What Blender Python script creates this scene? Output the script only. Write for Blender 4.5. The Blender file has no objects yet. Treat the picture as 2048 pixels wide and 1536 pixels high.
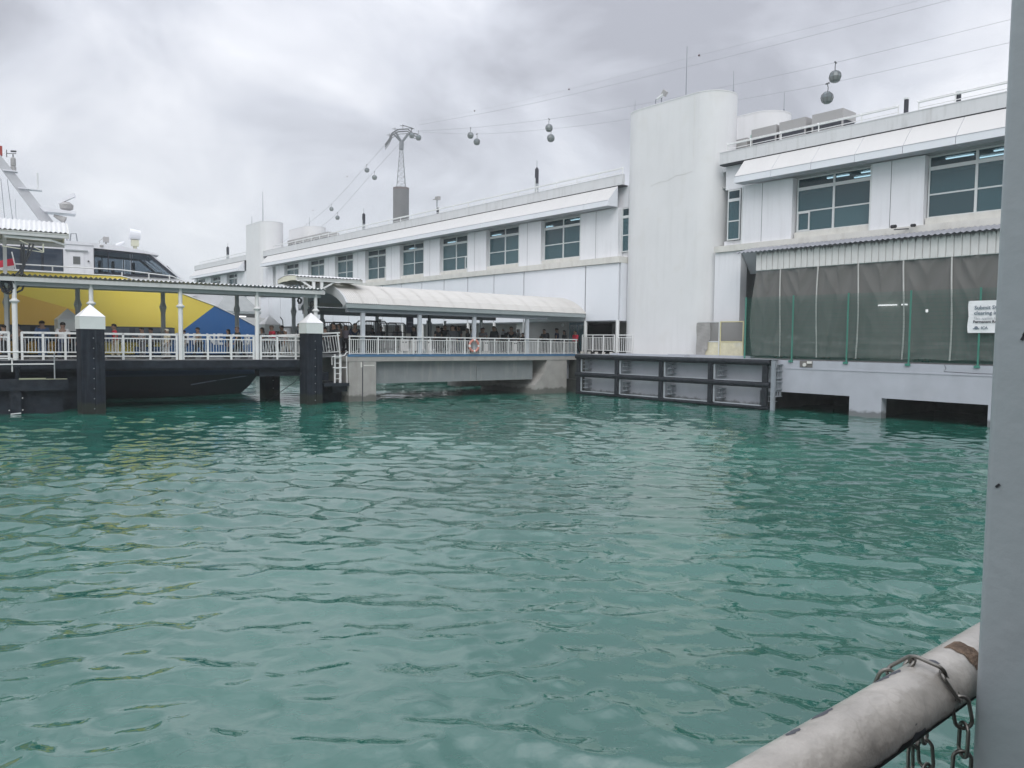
import bpy, math, random
import numpy as np
from mathutils import Vector, Matrix
random.seed(7)
rng = np.random.default_rng(11)
sc = bpy.context.scene
COL = sc.collection
PI = math.pi

# ------------------------------------------------------------------ camera
yaw, pitch, roll = 0.8822, 0.0550, 0.0121
fw = Vector((math.cos(yaw)*math.cos(pitch), math.sin(yaw)*math.cos(pitch), -math.sin(pitch)))
rt = Vector((math.sin(yaw), -math.cos(yaw), 0))
up = rt.cross(fw)
R_ = rt*math.cos(roll) + up*math.sin(roll)
U_ = up*math.cos(roll) - rt*math.sin(roll)
cd = bpy.data.cameras.new('camera'); cam = bpy.data.objects.new('camera', cd); COL.objects.link(cam)
cd.sensor_width = 36; cd.lens = 36*1538/2048; cd.clip_start = 0.05; cd.clip_end = 9000
cam.matrix_world = Matrix(((R_.x, U_.x, -fw.x, 0), (R_.y, U_.y, -fw.y, 0), (R_.z, U_.z, -fw.z, 3.6), (0, 0, 0, 1)))
sc.camera = cam

# ------------------------------------------------------------------ world: overcast sky
W = bpy.data.worlds.new('World'); sc.world = W; W.use_nodes = True
nt = W.node_tree; N = nt.nodes; L = nt.links; N.clear()
def nd(t, **k):
    n = N.new(t)
    for a, b in k.items(): setattr(n, a, b)
    return n
SUN_EL, SUN_AZ = math.radians(42), math.radians(226)   # azimuth measured from +X towards +Y
out = nd('ShaderNodeOutputWorld'); bg = nd('ShaderNodeBackground'); bg.inputs['Strength'].default_value = 0.1
sky = nd('ShaderNodeTexSky', sky_type='NISHITA', sun_disc=False, sun_elevation=SUN_EL, sun_rotation=math.radians(90)-SUN_AZ)
SKYO = (37.3, 19.0, 0)
tc = nd('ShaderNodeTexCoord'); sp = nd('ShaderNodeSeparateXYZ'); L.new(tc.outputs['Generated'], sp.inputs[0])
def mth(op, a, b=None, c=None):
    n = nd('ShaderNodeMath', operation=op)
    for i, v in enumerate((a, b, c)):
        if v is None: continue
        if isinstance(v, (int, float)): n.inputs[i].default_value = v
        else: L.new(v, n.inputs[i])
    return n.outputs[0]
zc = mth('MAXIMUM', sp.outputs[2], 0.0)
den = mth('ADD', zc, 0.55)
cx = mth('DIVIDE', sp.outputs[0], den); cy = mth('DIVIDE', sp.outputs[1], den)
cb = nd('ShaderNodeCombineXYZ'); L.new(cx, cb.inputs[0]); L.new(cy, cb.inputs[1])
def noise(scale, det, rough, off, dist=0.0):
    mp = nd('ShaderNodeMapping'); mp.inputs['Location'].default_value = off
    L.new(cb.outputs[0], mp.inputs[0])
    n = nd('ShaderNodeTexNoise'); n.inputs['Scale'].default_value = scale; n.inputs['Detail'].default_value = det
    n.inputs['Roughness'].default_value = rough; n.inputs['Distortion'].default_value = dist
    L.new(mp.outputs[0], n.inputs['Vector']); return n.outputs[0]
n1 = noise(1.15, 4, 0.5, SKYO, 0.35); n2 = noise(4.2, 7, 0.56, (1.7, 5.2, 2), 0.5)
nn = mth('ADD', mth('MULTIPLY', n1, 0.68), mth('MULTIPLY', n2, 0.32))
rp = nd('ShaderNodeValToRGB'); L.new(nn, rp.inputs[0])
e = rp.color_ramp.elements; e[0].position = 0.40; e[0].color = (0.37, 0.38, 0.435, 1)
e[1].position = 0.61; e[1].color = (0.90, 0.91, 0.96, 1)
m = e.new(0.50); m.color = (0.61, 0.63, 0.70, 1)
# overcast sky: the zenith is brighter than the horizon
zen = mth('ADD', 0.93, mth('MULTIPLY', mth('POWER', zc, 2.2), 1.5))
hz = mth('POWER', mth('SUBTRACT', 1.0, zc), 9.0)
mixh = nd('ShaderNodeMix', data_type='RGBA'); L.new(mth('MULTIPLY', hz, 0.55), mixh.inputs[0]); L.new(rp.outputs[0], mixh.inputs[6]); mixh.inputs[7].default_value = (0.68, 0.715, 0.75, 1)
vm = nd('ShaderNodeVectorMath', operation='SCALE'); L.new(mixh.outputs[2], vm.inputs[0]); L.new(mth('MULTIPLY', zen, 10.0), vm.inputs['Scale'])
mx = nd('ShaderNodeMix', data_type='RGBA'); mx.inputs[0].default_value = 0.95
L.new(sky.outputs[0], mx.inputs[6]); L.new(vm.outputs[0], mx.inputs[7])
L.new(mx.outputs[2], bg.inputs['Color']); L.new(bg.outputs[0], out.inputs[0])
# ------------------------------------------------------------------ sun (veiled)
sd = bpy.data.lights.new('sun', 'SUN'); sd.energy = 1.2; sd.angle = math.radians(35); sd.color = (1, 0.97, 0.93)
so = bpy.data.objects.new('sun', sd); COL.objects.link(so)
sv = Vector((math.cos(SUN_EL)*math.cos(SUN_AZ), math.cos(SUN_EL)*math.sin(SUN_AZ), math.sin(SUN_EL)))
so.rotation_euler = sv.to_track_quat('Z', 'Y').to_euler(); so.location = (0, 0, 60)
sc.view_settings.view_transform = 'Standard'; sc.view_settings.look = 'None'
sc.view_settings.exposure = 0.21; sc.view_settings.gamma = 1; sc.view_settings.use_curve_mapping = False
sc.cycles.use_denoising = True
sc.cycles.max_bounces = 6; sc.cycles.volume_bounces = 1; sc.cycles.transparent_max_bounces = 16; sc.cycles.caustics_reflective = True; sc.cycles.caustics_refractive = False

# ------------------------------------------------------------------ materials
MATS = {}
def mat(name, c, rough=0.55, metal=0.0, var=0.08, scale=1.5, bump=0.0, bscale=12, streak=0.0, scol=(0.12, 0.11, 0.1), sx=5.0, sz=0.5, spec=0.5, blot=0.0, bcol=(0.3, 0.28, 0.24), coat=0.0, tide=0.0):
    if name in MATS: return MATS[name]
    m = bpy.data.materials.new(name); m.use_nodes = True; t = m.node_tree; n = t.nodes; l = t.links
    b = n['Principled BSDF']; b.inputs['Roughness'].default_value = rough; b.inputs['Metallic'].default_value = metal
    b.inputs['Specular IOR Level'].default_value = spec
    if coat: b.inputs['Coat Weight'].default_value = coat
    g = n.new('ShaderNodeNewGeometry')
    nz = n.new('ShaderNodeTexNoise'); nz.inputs['Scale'].default_value = scale; nz.inputs['Detail'].default_value = 6
    nz.inputs['Roughness'].default_value = 0.6
    l.new(g.outputs['Position'], nz.inputs['Vector'])
    r = n.new('ShaderNodeValToRGB'); l.new(nz.outputs[0], r.inputs[0])
    r.color_ramp.elements[0].position = 0.3; r.color_ramp.elements[1].position = 0.7
    r.color_ramp.elements[0].color = (*[x*(1-var) for x in c], 1); r.color_ramp.elements[1].color = (*[min(1, x*(1+var)) for x in c], 1)
    cur = r.outputs[0]
    def layer(vec_scale, nscale, lo, hi, amt, col, det=4):
        nonlocal cur
        mp = n.new('ShaderNodeMapping'); mp.inputs['Scale'].default_value = vec_scale; l.new(g.outputs['Position'], mp.inputs[0])
        q = n.new('ShaderNodeTexNoise'); q.inputs['Scale'].default_value = nscale; q.inputs['Detail'].default_value = det
        l.new(mp.outputs[0], q.inputs['Vector'])
        mr = n.new('ShaderNodeMapRange'); l.new(q.outputs[0], mr.inputs[0])
        mr.inputs[1].default_value = lo; mr.inputs[2].default_value = hi; mr.inputs[3].default_value = 0; mr.inputs[4].default_value = amt
        mi = n.new('ShaderNodeMix'); mi.data_type = 'RGBA'; l.new(mr.outputs[0], mi.inputs[0]); l.new(cur, mi.inputs[6]); mi.inputs[7].default_value = (*col, 1)
        cur = mi.outputs[2]
    if streak: layer((sx, sx, sz), 1.0, 0.5, 0.75, streak, scol)
    if blot: layer((1, 1, 1), 0.9, 0.55, 0.72, blot, bcol, 8)
    if tide:
        # weed and wet growth up to the tide line, ragged by noise
        sz_ = n.new('ShaderNodeSeparateXYZ'); l.new(g.outputs['Position'], sz_.inputs[0])
        q = n.new('ShaderNodeTexNoise'); q.inputs['Scale'].default_value = 2.5; q.inputs['Detail'].default_value = 6; l.new(g.outputs['Position'], q.inputs['Vector'])
        a_ = n.new('ShaderNodeMath'); a_.operation = 'MULTIPLY_ADD'; l.new(q.outputs[0], a_.inputs[0]); a_.inputs[1].default_value = -.5; l.new(sz_.outputs[2], a_.inputs[2])
        mr = n.new('ShaderNodeMapRange'); l.new(a_.outputs[0], mr.inputs[0]); mr.inputs[1].default_value = tide-.25; mr.inputs[2].default_value = tide-.10; mr.inputs[3].default_value = .65; mr.inputs[4].default_value = 0
        mi = n.new('ShaderNodeMix'); mi.data_type = 'RGBA'; l.new(mr.outputs[0], mi.inputs[0]); l.new(cur, mi.inputs[6]); mi.inputs[7].default_value = (.035, .04, .028, 1); cur = mi.outputs[2]
    l.new(cur, b.inputs['Base Color'])
    if bump:
        q = n.new('ShaderNodeTexNoise'); q.inputs['Scale'].default_value = bscale; q.inputs['Detail'].default_value = 5
        l.new(g.outputs['Position'], q.inputs['Vector'])
        bp = n.new('ShaderNodeBump'); bp.inputs['Strength'].default_value = bump; bp.inputs['Distance'].default_value = 0.02
        l.new(q.outputs[0], bp.inputs['Height']); l.new(bp.outputs[0], b.inputs['Normal'])
    MATS[name] = m; return m
def emat(name, c, s):
    m = bpy.data.materials.new(name); m.use_nodes = True; b = m.node_tree.nodes['Principled BSDF']
    b.inputs['Base Color'].default_value = (*c, 1); b.inputs['Emission Color'].default_value = (*c, 1); b.inputs['Emission Strength'].default_value = s
    return m
def glassy(name, tint, gloss, fac, rough=0.04, var=True):
    # window glass: part seen through, part reflection from its dark surface
    m = bpy.data.materials.new(name); m.use_nodes = True; t = m.node_tree; n = t.nodes; l = t.links
    b = n['Principled BSDF']; b.inputs['Base Color'].default_value = (*gloss, 1); b.inputs['Roughness'].default_value = rough
    b.inputs['Specular IOR Level'].default_value = 0.7
    tr = n.new('ShaderNodeBsdfTransparent'); tr.inputs[0].default_value = (*tint, 1)
    mi = n.new('ShaderNodeMixShader'); mi.inputs[0].default_value = fac
    l.new(tr.outputs[0], mi.inputs[1]); l.new(b.outputs[0], mi.inputs[2]); l.new(mi.outputs[0], n['Material Output'].inputs[0])
    if var:
        g = n.new('ShaderNodeNewGeometry'); q = n.new('ShaderNodeTexNoise'); q.inputs['Scale'].default_value = 0.6; l.new(g.outputs['Position'], q.inputs['Vector'])
        bp = n.new('ShaderNodeBump'); bp.inputs['Strength'].default_value = 0.15; bp.inputs['Distance'].default_value = 0.05
        l.new(q.outputs[0], bp.inputs['Height']); l.new(bp.outputs[0], b.inputs['Normal'])
    return m

white = mat('white_panel', (0.78, 0.785, 0.81), 0.35, var=0.03, scale=0.4, streak=0.20, scol=(0.48, 0.48, 0.48), sx=4, sz=0.25)
clad = mat('cladding_white', (0.78, 0.80, 0.84), 0.16, var=0.02, scale=0.5, streak=0.05, scol=(0.5, 0.5, 0.52), sx=2, sz=0.1)
tower_m = mat('tower_render', (0.73, 0.732, 0.735), 0.8, var=0.035, scale=0.45, bump=0.25, bscale=9, streak=0.16, scol=(0.50, 0.50, 0.49), sx=2.6, sz=0.20, blot=0.16, bcol=(0.5, 0.48, 0.42))
parapet_m = mat('parapet_paint', (0.66, 0.665, 0.675), 0.7, var=0.04, scale=0.6, bump=0.1, streak=0.34, scol=(0.4, 0.4, 0.38), sx=4, sz=0.5)
awn_m = mat('awning_panel', (0.60, 0.595, 0.585), 0.5, var=0.03, scale=0.7, blot=0.10, bcol=(0.55, 0.53, 0.5))
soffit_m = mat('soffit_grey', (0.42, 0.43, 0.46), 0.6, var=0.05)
ledge_m = mat('ledge_concrete', (0.66, 0.65, 0.61), 0.75, var=0.07, scale=1.2, streak=0.3, scol=(0.35, 0.32, 0.27), sx=2, sz=0.6, bump=0.1)
joint_m = mat('dark_joint', (0.06, 0.06, 0.07), 0.8)
frame_m = mat('window_frame', (0.66, 0.68, 0.68), 0.4, var=0.03)
pane_m = glassy('teal_glass', (0.40, 0.66, 0.72), (0.075, 0.155, 0.18), 0.62)
trans_m = glassy('clear_teal_glass', (0.62, 0.76, 0.82), (0.07, 0.12, 0.14), 0.30)
roof_m = mat('roof_sheet', (0.53, 0.52, 0.495), 0.5, var=0.04, scale=1.0, streak=0.10, scol=(0.5, 0.46, 0.38), sx=2, sz=2)
wroof_m = mat('white_roof_sheet', (0.66, 0.67, 0.67), 0.45, var=0.04, blot=0.15, bcol=(0.45, 0.43, 0.4))
steel_m = mat('grey_steel', (0.34, 0.37, 0.38), 0.5, var=0.05)
steel_w = mat('white_steel', (0.74, 0.75, 0.74), 0.45, var=0.05, streak=0.1, scol=(0.4, 0.36, 0.3))
col_m = mat('column_paint', (0.52, 0.55, 0.59), 0.5, var=0.04, streak=0.08)
conc_m = mat('concrete', (0.36, 0.35, 0.33), 0.85, var=0.12, scale=1.4, bump=0.3, bscale=14, streak=0.35, scol=(0.24, 0.22, 0.19), sx=2.2, sz=0.35, tide=.30)
concs_m = mat('concrete_girder', (0.24, 0.26, 0.265), 0.85, var=0.10, scale=0.8, bump=0.3, bscale=10, streak=0.4, scol=(0.42, 0.41, 0.38), sx=3, sz=0.5)
wall_m = mat('seawall_paint', (0.42, 0.44, 0.485), 0.6, var=0.07, scale=1.0, bump=0.35, bscale=2.2, streak=0.15, scol=(0.3, 0.31, 0.33), sx=1.5, sz=0.8, tide=.22, blot=.12, bcol=(.5,.5,.5))
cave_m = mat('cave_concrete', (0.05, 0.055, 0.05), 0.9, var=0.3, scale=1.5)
rub_m = mat('black_fender', (0.018, 0.022, 0.028), 0.6, spec=0.3, var=0.35, scale=3, bump=0.2, streak=0.15, scol=(0.075, 0.08, 0.09), sx=6, sz=6)
fst_m = mat('fender_steel', (0.27, 0.30, 0.33), 0.5, var=0.1, blot=0.2, bcol=(0.2, 0.17, 0.14))
pile_m = mat('black_pile', (0.016, 0.021, 0.030), 0.75, spec=0.2, var=0.45, scale=1.5, bump=0.3, bscale=16, streak=0.5, scol=(0.05, 0.058, 0.068), sx=7, sz=0.35, tide=.45)
deck_m = mat('dark_pontoon', (0.020, 0.026, 0.035), 0.75, spec=0.2, var=0.4, scale=2.2, bump=0.2, blot=0.4, bcol=(0.05, 0.055, 0.06))
deckt_m = mat('deck_grey', (0.22, 0.23, 0.24), 0.7, var=0.1)
cap_m = mat('pile_cap', (0.66, 0.70, 0.68), 0.5, var=0.05, blot=0.15, bcol=(0.5, 0.45, 0.36))
blue_m = mat('blue_kerb', (0.07, 0.17, 0.30), 0.6, var=0.1)
green_m = mat('green_post', (0.055, 0.22, 0.17), 0.45, var=0.08)
gwire_m = mat('green_wire', (0.02, 0.13, 0.10), 0.5, var=0.05)
cor_m = mat('corrugated_old', (0.68, 0.675, 0.66), 0.6, var=0.06, scale=2, streak=0.10, scol=(0.25, 0.25, 0.24), sx=6, sz=0.8)
cordk_m = mat('corrugated_roof_grey', (0.30, 0.31, 0.34), 0.6, var=0.15, scale=3)
dirt_m = None
dark_m = mat('dark_interior', (0.03, 0.03, 0.035), 0.9)
room_m = mat('room_wall', (0.42, 0.43, 0.42), 0.9, var=0.04)
grd_m = mat('ground_floor_wall', (0.46, 0.455, 0.44), 0.8, var=0.06)
pave_m = mat('quay_paving', (0.36, 0.36, 0.36), 0.85, var=0.1, bump=0.2)
hvac_m = mat('condenser_case', (0.36, 0.355, 0.35), 0.5, var=0.04)
hvacd_m = mat('condenser_coil', (0.035, 0.038, 0.05), 0.6)
blk_m = mat('black_plastic', (0.025, 0.025, 0.03), 0.5)
rod_m = mat('rod_grey', (0.20, 0.22, 0.25), 0.4)
lamp_m = emat('fluorescent_tube', (0.95, 0.98, 1.0), 2.2)
yel_m = mat('yellow_stain', (0.62, 0.58, 0.42), 0.7, var=0.15, scale=2.5, blot=0.6, bcol=(0.72, 0.72, 0.68))
cab_m = mat('cable_black', (0.02, 0.025, 0.03), 0.5)

# ------------------------------------------------------------------ mesh helpers
class MB:
    def __init__(s): s.v = []; s.f = []
    def add(s, vs, fs):
        o = len(s.v); s.v += [tuple(p) for p in vs]; s.f += [tuple(i+o for i in f) for f in fs]; return s
    def box(s, x0, x1, y0, y1, z0, z1):
        return s.add([(x0,y0,z0),(x1,y0,z0),(x1,y1,z0),(x0,y1,z0),(x0,y0,z1),(x1,y0,z1),(x1,y1,z1),(x0,y1,z1)],
                     [(0,3,2,1),(4,5,6,7),(0,1,5,4),(1,2,6,5),(2,3,7,6),(3,0,4,7)])
    def cyl(s, p, q, r, n=8, r2=None, cap=True):
        p = Vector(p); q = Vector(q); r2 = r if r2 is None else r2
        d = (q-p).normalized(); a = d.orthogonal().normalized(); b = d.cross(a)
        if abs(d.z) > 0.99: a = Vector((1,0,0)); b = Vector((0,1,0)) if d.z > 0 else Vector((0,-1,0))
        vs = []
        for c, rr in ((p, r), (q, r2)):
            for i in range(n):
                t = 2*PI*i/n + PI/n; vs.append(c + a*math.cos(t)*rr + b*math.sin(t)*rr)
        fs = [(i, (i+1)%n, n+(i+1)%n, n+i) for i in range(n)]
        if cap: fs += [tuple(range(n-1, -1, -1)), tuple(range(n, 2*n))]
        return s.add(vs, fs)
    def bar(s, p, q, w, h=None):
        # square bar between two points, w across, h vertical
        h = w if h is None else h
        p = Vector(p); q = Vector(q); d = (q-p).normalized()
        a = d.cross(Vector((0,0,1)))
        a = Vector((1,0,0)) if a.length < 1e-4 else a.normalized()
        b = a.cross(d).normalized()
        vs = []
        for c in (p, q):
            for x, y in ((-1,-1),(1,-1),(1,1),(-1,1)): vs.append(c + a*x*w/2 + b*y*h/2)
        return s.add(vs, [(0,1,5,4),(1,2,6,5),(2,3,7,6),(3,0,4,7),(3,2,1,0),(4,5,6,7)])
    def tube(s, pts, r, n=6):
        pts = [Vector(p) for p in pts]; k = len(pts); vs = []; prev = None
        for i, p in enumerate(pts):
            d = (pts[min(i+1, k-1)] - pts[max(i-1, 0)]).normalized()
            a = (prev - d*prev.dot(d)).normalized() if prev is not None else d.orthogonal().normalized()
            prev = a; b = d.cross(a); rr = r[i] if isinstance(r, (list, tuple)) else r
            for j in range(n):
                t = 2*PI*j/n; vs.append(p + a*math.cos(t)*rr + b*math.sin(t)*rr)
        fs = [(i*n+j, i*n+(j+1)%n, (i+1)*n+(j+1)%n, (i+1)*n+j) for i in range(k-1) for j in range(n)]
        fs += [tuple(range(n-1, -1, -1)), tuple(range((k-1)*n, k*n))]
        return s.add(vs, fs)
    def prism(s, poly, ax, a0, a1):
        # poly: list of 2d points in the plane of the other two axes, extruded along ax
        o = {'x': lambda u, v, w: (w, u, v), 'y': lambda u, v, w: (u, w, v), 'z': lambda u, v, w: (u, v, w)}[ax]
        n = len(poly); vs = [o(u, v, a0) for u, v in poly] + [o(u, v, a1) for u, v in poly]
        return s.add(vs, [(i, (i+1)%n, n+(i+1)%n, n+i) for i in range(n)] + [tuple(range(n-1, -1, -1)), tuple(range(n, 2*n))])
    def grid(s, P):
        # P[i][j] points
        a = len(P); b = len(P[0])
        return s.add([p for row in P for p in row], [(i*b+j, i*b+j+1, (i+1)*b+j+1, (i+1)*b+j) for i in range(a-1) for j in range(b-1)])
    def lathe(s, c, prof, n=16):
        vs = [(c[0]+r*math.cos(2*PI*i/n), c[1]+r*math.sin(2*PI*i/n), c[2]+z) for r, z in prof for i in range(n)]
        k = len(prof)
        return s.add(vs, [(a*n+i, a*n+(i+1)%n, (a+1)*n+(i+1)%n, (a+1)*n+i) for a in range(k-1) for i in range(n)] + [tuple(range(n-1,-1,-1)), tuple(range((k-1)*n, k*n))])
    def mesh(s, name, m, smooth=False, off=None):
        me = bpy.data.meshes.new(name)
        vs = s.v if off is None else [(x-off[0], y-off[1], z-off[2]) for x, y, z in s.v]
        me.from_pydata(vs, [], s.f); me.update()
        bmf(me)
        if smooth:
            me.polygons.foreach_set('use_smooth', [True]*len(me.polygons)); me.set_sharp_from_angle(angle=math.radians(48))
        for k in (m if isinstance(m, (list, tuple)) else [m]): me.materials.append(k)
        return me
import bmesh
def bmf(me):
    if len(me.vertices) > 60000: return
    b = bmesh.new(); b.from_mesh(me); bmesh.ops.recalc_face_normals(b, faces=b.faces); b.to_mesh(me); b.free()
ORG = {}
def props(o, label=None, cat=None, group=None, kind=None):
    for k, v in (('label', label), ('category', cat), ('group', group), ('kind', kind)):
        if v: o[k] = v
    return o
def thing(name, label, cat, loc=(0,0,0), rot=0, group=None, local=False):
    o = bpy.data.objects.new(name, None); COL.objects.link(o); o.location = loc; o.rotation_euler = (0, 0, rot)
    o.empty_display_size = 0.2
    ORG[o.name] = (0,0,0) if local else tuple(loc)
    return props(o, label, cat, group)
def part(name, mb, m, parent, smooth=False, label=None, kind=None):
    # mb in world coordinates (or in the thing's own, when it was made local)
    off = ORG.get(parent.name, (0,0,0)) if parent else None
    me = mb.mesh(name, m, smooth, off)
    return inst(name, me, parent, label=label, kind=kind)
def inst(name, me, parent=None, loc=(0,0,0), rot=(0,0,0), label=None, kind=None, scale=None):
    o = bpy.data.objects.new(name, me); COL.objects.link(o); o.parent = parent
    o.location = loc; o.rotation_euler = rot
    if scale: o.scale = scale
    if parent is not None: ORG[o.name] = ORG.get(parent.name, (0,0,0))
    return props(o, label, kind=kind)
def single(name, mb, m, label, cat, group=None, smooth=False, kind=None):
    o = bpy.data.objects.new(name, mb.mesh(name, m, smooth)); COL.objects.link(o); return props(o, label, cat, group, kind)
def struct(name, mb, m, smooth=False):
    o = bpy.data.objects.new(name, mb.mesh(name, m, smooth)); COL.objects.link(o); o['kind'] = 'structure'; return o
KIDS = None
def copy_tree(o, parent=None, loc=None, rz=None, label=None):
    c = o.copy(); COL.objects.link(c); c.parent = parent
    if loc is not None: c.location = loc
    if rz is not None: c.rotation_euler = (0, 0, rz)
    if label: c['label'] = label
    for ch in [x for x in bpy.data.objects if x.parent == o]: copy_tree(ch, c)
    return c
# ------------------------------------------------------------------ water
def water():
    def axis(lo, hi):
        def side(lim):
            a = [0.0]
            while a[-1] < lim:
                d = a[-1]; a.append(d + (0.055 if d < 9 else 0.055+0.0046*(d-9) if d < 60 else 0.30+0.09*(d-60)))
            return a
        n = side(-lo); p = side(hi)
        return np.array([-x for x in n[:0:-1]] + p)
    xs = axis(-700, 700); ys = axis(-700, 700)
    # the harbour in front of the boat is fine, what lies behind it coarse
    def thin(a, lim):
        keep = [a[0]]
        for v in a[1:]:
            if v > -lim or v - keep[-1] > 1.2: keep.append(v)
        return np.array(keep)
    xs = thin(xs, 5.0); ys = thin(ys, 9.0)
    X, Y = np.meshgrid(xs, ys, indexing='ij')
    D = np.hypot(X, Y)
    Z = np.zeros_like(X); DX = np.zeros_like(X); DY = np.zeros_like(X)
    r = np.random.default_rng(5)
    K = 76
    for i in range(K):
        lam = 0.22*(1.7/0.22)**(i/(K-1))
        th = math.radians(228) + r.normal(0, 0.70)
        k = 2*PI/lam; s = 0.0315*(1.0 if lam < 1.3 else 0.6)*(0.7 if lam < 0.32 else 1.0)*math.exp(r.normal(0, .3))
        a = s/k; ph = r.uniform(0, 2*PI)
        dx, dy = math.cos(th), math.sin(th)
        fade = np.clip((lam/np.maximum(0.055+0.0046*np.maximum(D-9, 0), .055) - 2.6)/2.2, 0, 1)
        p = k*(X*dx+Y*dy)+ph
        Z += fade*a*np.cos(p); DX -= fade*a*dx*np.sin(p)*1.1; DY -= fade*a*dy*np.sin(p)*1.1
    # gusts: patches of calmer and rougher water
    g = 0.80+0.22*np.sin(X*0.21+Y*0.13+1.0)*np.cos(Y*0.17-X*0.09)+0.16*np.sin(X*.05-Y*.37+2)+0.1*np.sin(X*.61+Y*.23)
    g = np.clip(g, .45, 1.35)
    Z *= g; DX *= g; DY *= g
    V = np.stack([X+DX, Y+DY, Z], -1).reshape(-1, 3)
    a, b = X.shape
    idx = np.arange(a*b).reshape(a, b)
    F = np.stack([idx[:-1, :-1], idx[1:, :-1], idx[1:, 1:], idx[:-1, 1:]], -1).reshape(-1, 4)
    me = bpy.data.meshes.new('water')
    me.vertices.add(len(V)); me.vertices.foreach_set('co', V.ravel())
    me.loops.add(F.size); me.loops.foreach_set('vertex_index', F.ravel())
    me.polygons.add(len(F)); me.polygons.foreach_set('loop_start', np.arange(0, F.size, 4)); me.polygons.foreach_set('loop_total', np.full(len(F), 4))
    me.polygons.foreach_set('use_smooth', [True]*len(F)); me.update()
    m = bpy.data.materials.new('sea_water'); m.use_nodes = True; t = m.node_tree; n = t.nodes; l = t.links
    bs = n['Principled BSDF']; bs.inputs['Roughness'].default_value = 0.045; bs.inputs['IOR'].default_value = 2.05
    gm = n.new('ShaderNodeNewGeometry')
    q = n.new('ShaderNodeTexNoise'); q.inputs['Scale'].default_value = 0.10; q.inputs['Detail'].default_value = 4; l.new(gm.outputs['Position'], q.inputs['Vector'])
    rr = n.new('ShaderNodeValToRGB'); l.new(q.outputs[0], rr.inputs[0])
    rr.color_ramp.elements[0].position = .35; rr.color_ramp.elements[0].color = (0.012, 0.090, 0.066, 1)
    rr.color_ramp.elements[1].position = .7; rr.color_ramp.elements[1].color = (0.024, 0.134, 0.101, 1)
    l.new(rr.outputs[0], bs.inputs['Base Color'])
    q1 = n.new('ShaderNodeTexNoise'); q1.inputs['Scale'].default_value = 4.5; q1.inputs['Detail'].default_value = 2; q1.inputs['Roughness'].default_value = .5; q1.inputs['Distortion'].default_value = .6
    l.new(gm.outputs['Position'], q1.inputs['Vector'])
    b1 = n.new('ShaderNodeBump'); b1.inputs['Strength'].default_value = .10; b1.inputs['Distance'].default_value = .07; l.new(q1.outputs[0], b1.inputs['Height'])
    l.new(b1.outputs[0], bs.inputs['Normal'])
    me.materials.append(m)
    o = bpy.data.objects.new('water', me); COL.objects.link(o); o['kind'] = 'structure'
water()
struct('seabed', MB().box(-700, 700, -700, 700, -6, -5.5), mat('silt', (0.05, 0.06, 0.05)))

# ------------------------------------------------------------------ quay
q = MB()
q.box(38.4, 38.95, -14, 38.6, 1.02, 2.77)
for a, b in ((17.76, 19.4), (24.6, 38.6), (11.36, 13.0), (4.9, 6.5), (-2, -.4)): q.box(38.402, 38.948, a, b, -1.5, 1.018)
q.box(38.954, 75, -14, 38.6, 2.25, 2.768)
Q = thing('seawall', 'grey painted concrete seawall with dark openings at the waterline', 'wall', (38.4, 12, 0))
part('wall_face', q, wall_m, Q)
part('wall_crack', MB().tube([(38.397, 14.9, 2.76), (38.397, 14.83, 2.6), (38.397, 14.92, 2.45), (38.397, 14.2, 2.43), (38.397, 13.4, 2.41), (38.397, 12, 2.42)], 0.012, 4), joint_m, Q)
part('wall_ledge', MB().box(38.375, 38.4, -14, 23.0, 2.30, 2.36), wall_m, Q)
part('recess', MB().box(38.372, 38.398, 21.48, 22.2, 2.42, 2.765), mat('recess_brown', (0.16, 0.15, 0.14)), Q)
part('recess_lamp', MB().cyl((38.36, 21.9, 2.55), (38.30, 21.9, 2.55), .1, 10).box(38.3, 38.37, 21.5, 21.75, 2.62, 2.75), ledge_m, Q)
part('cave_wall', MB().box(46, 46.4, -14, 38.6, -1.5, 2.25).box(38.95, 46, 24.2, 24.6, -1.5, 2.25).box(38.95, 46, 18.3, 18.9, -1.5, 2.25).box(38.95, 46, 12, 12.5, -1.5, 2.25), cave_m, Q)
struct('quay', MB().box(39.0, 75, -14, 38.6, 2.774, 2.80).box(39.8, 75, 38.6, 150, 2.2, 2.78), pave_m)
qk = MB().box(38.42, 38.9, 30.0, 36.2, 2.79, 2.90).box(39.2, 39.6, 25.8, 31.9, 2.80, 2.93)
single('quay_kerb', qk, wall_m, 'low grey kerb along the quay edge in front of the white tower', 'kerb')
tq = MB()
for k in range(14): tq.cyl((40.6, 43+k*7, -2), (40.6, 43+k*7, 2.2), .45, 10)
tq.box(42.5, 43, 41, 150, -1.5, 2.2)
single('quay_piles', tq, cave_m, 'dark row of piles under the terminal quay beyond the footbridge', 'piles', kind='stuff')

# ------------------------------------------------------------------ terminal
T = thing('ferry_terminal', 'long white ferry terminal building with a row of teal windows and sloped awnings', 'building', (40.2, 36, 2.75))
def P(name, mb, m, **k): return part(name, mb, m, T, **k)
def at(x, y, z): return (x-40.2, y-36, z-2.75)
WIN = [12.5, 19.6] + [41.15+7.05*k for k in range(8)] + [111.6, 118.65, 125.7]
WL = 4.35; SEG = [(-6, 28.9), (36.9, 102.0), (107.9, 131.2)]
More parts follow.
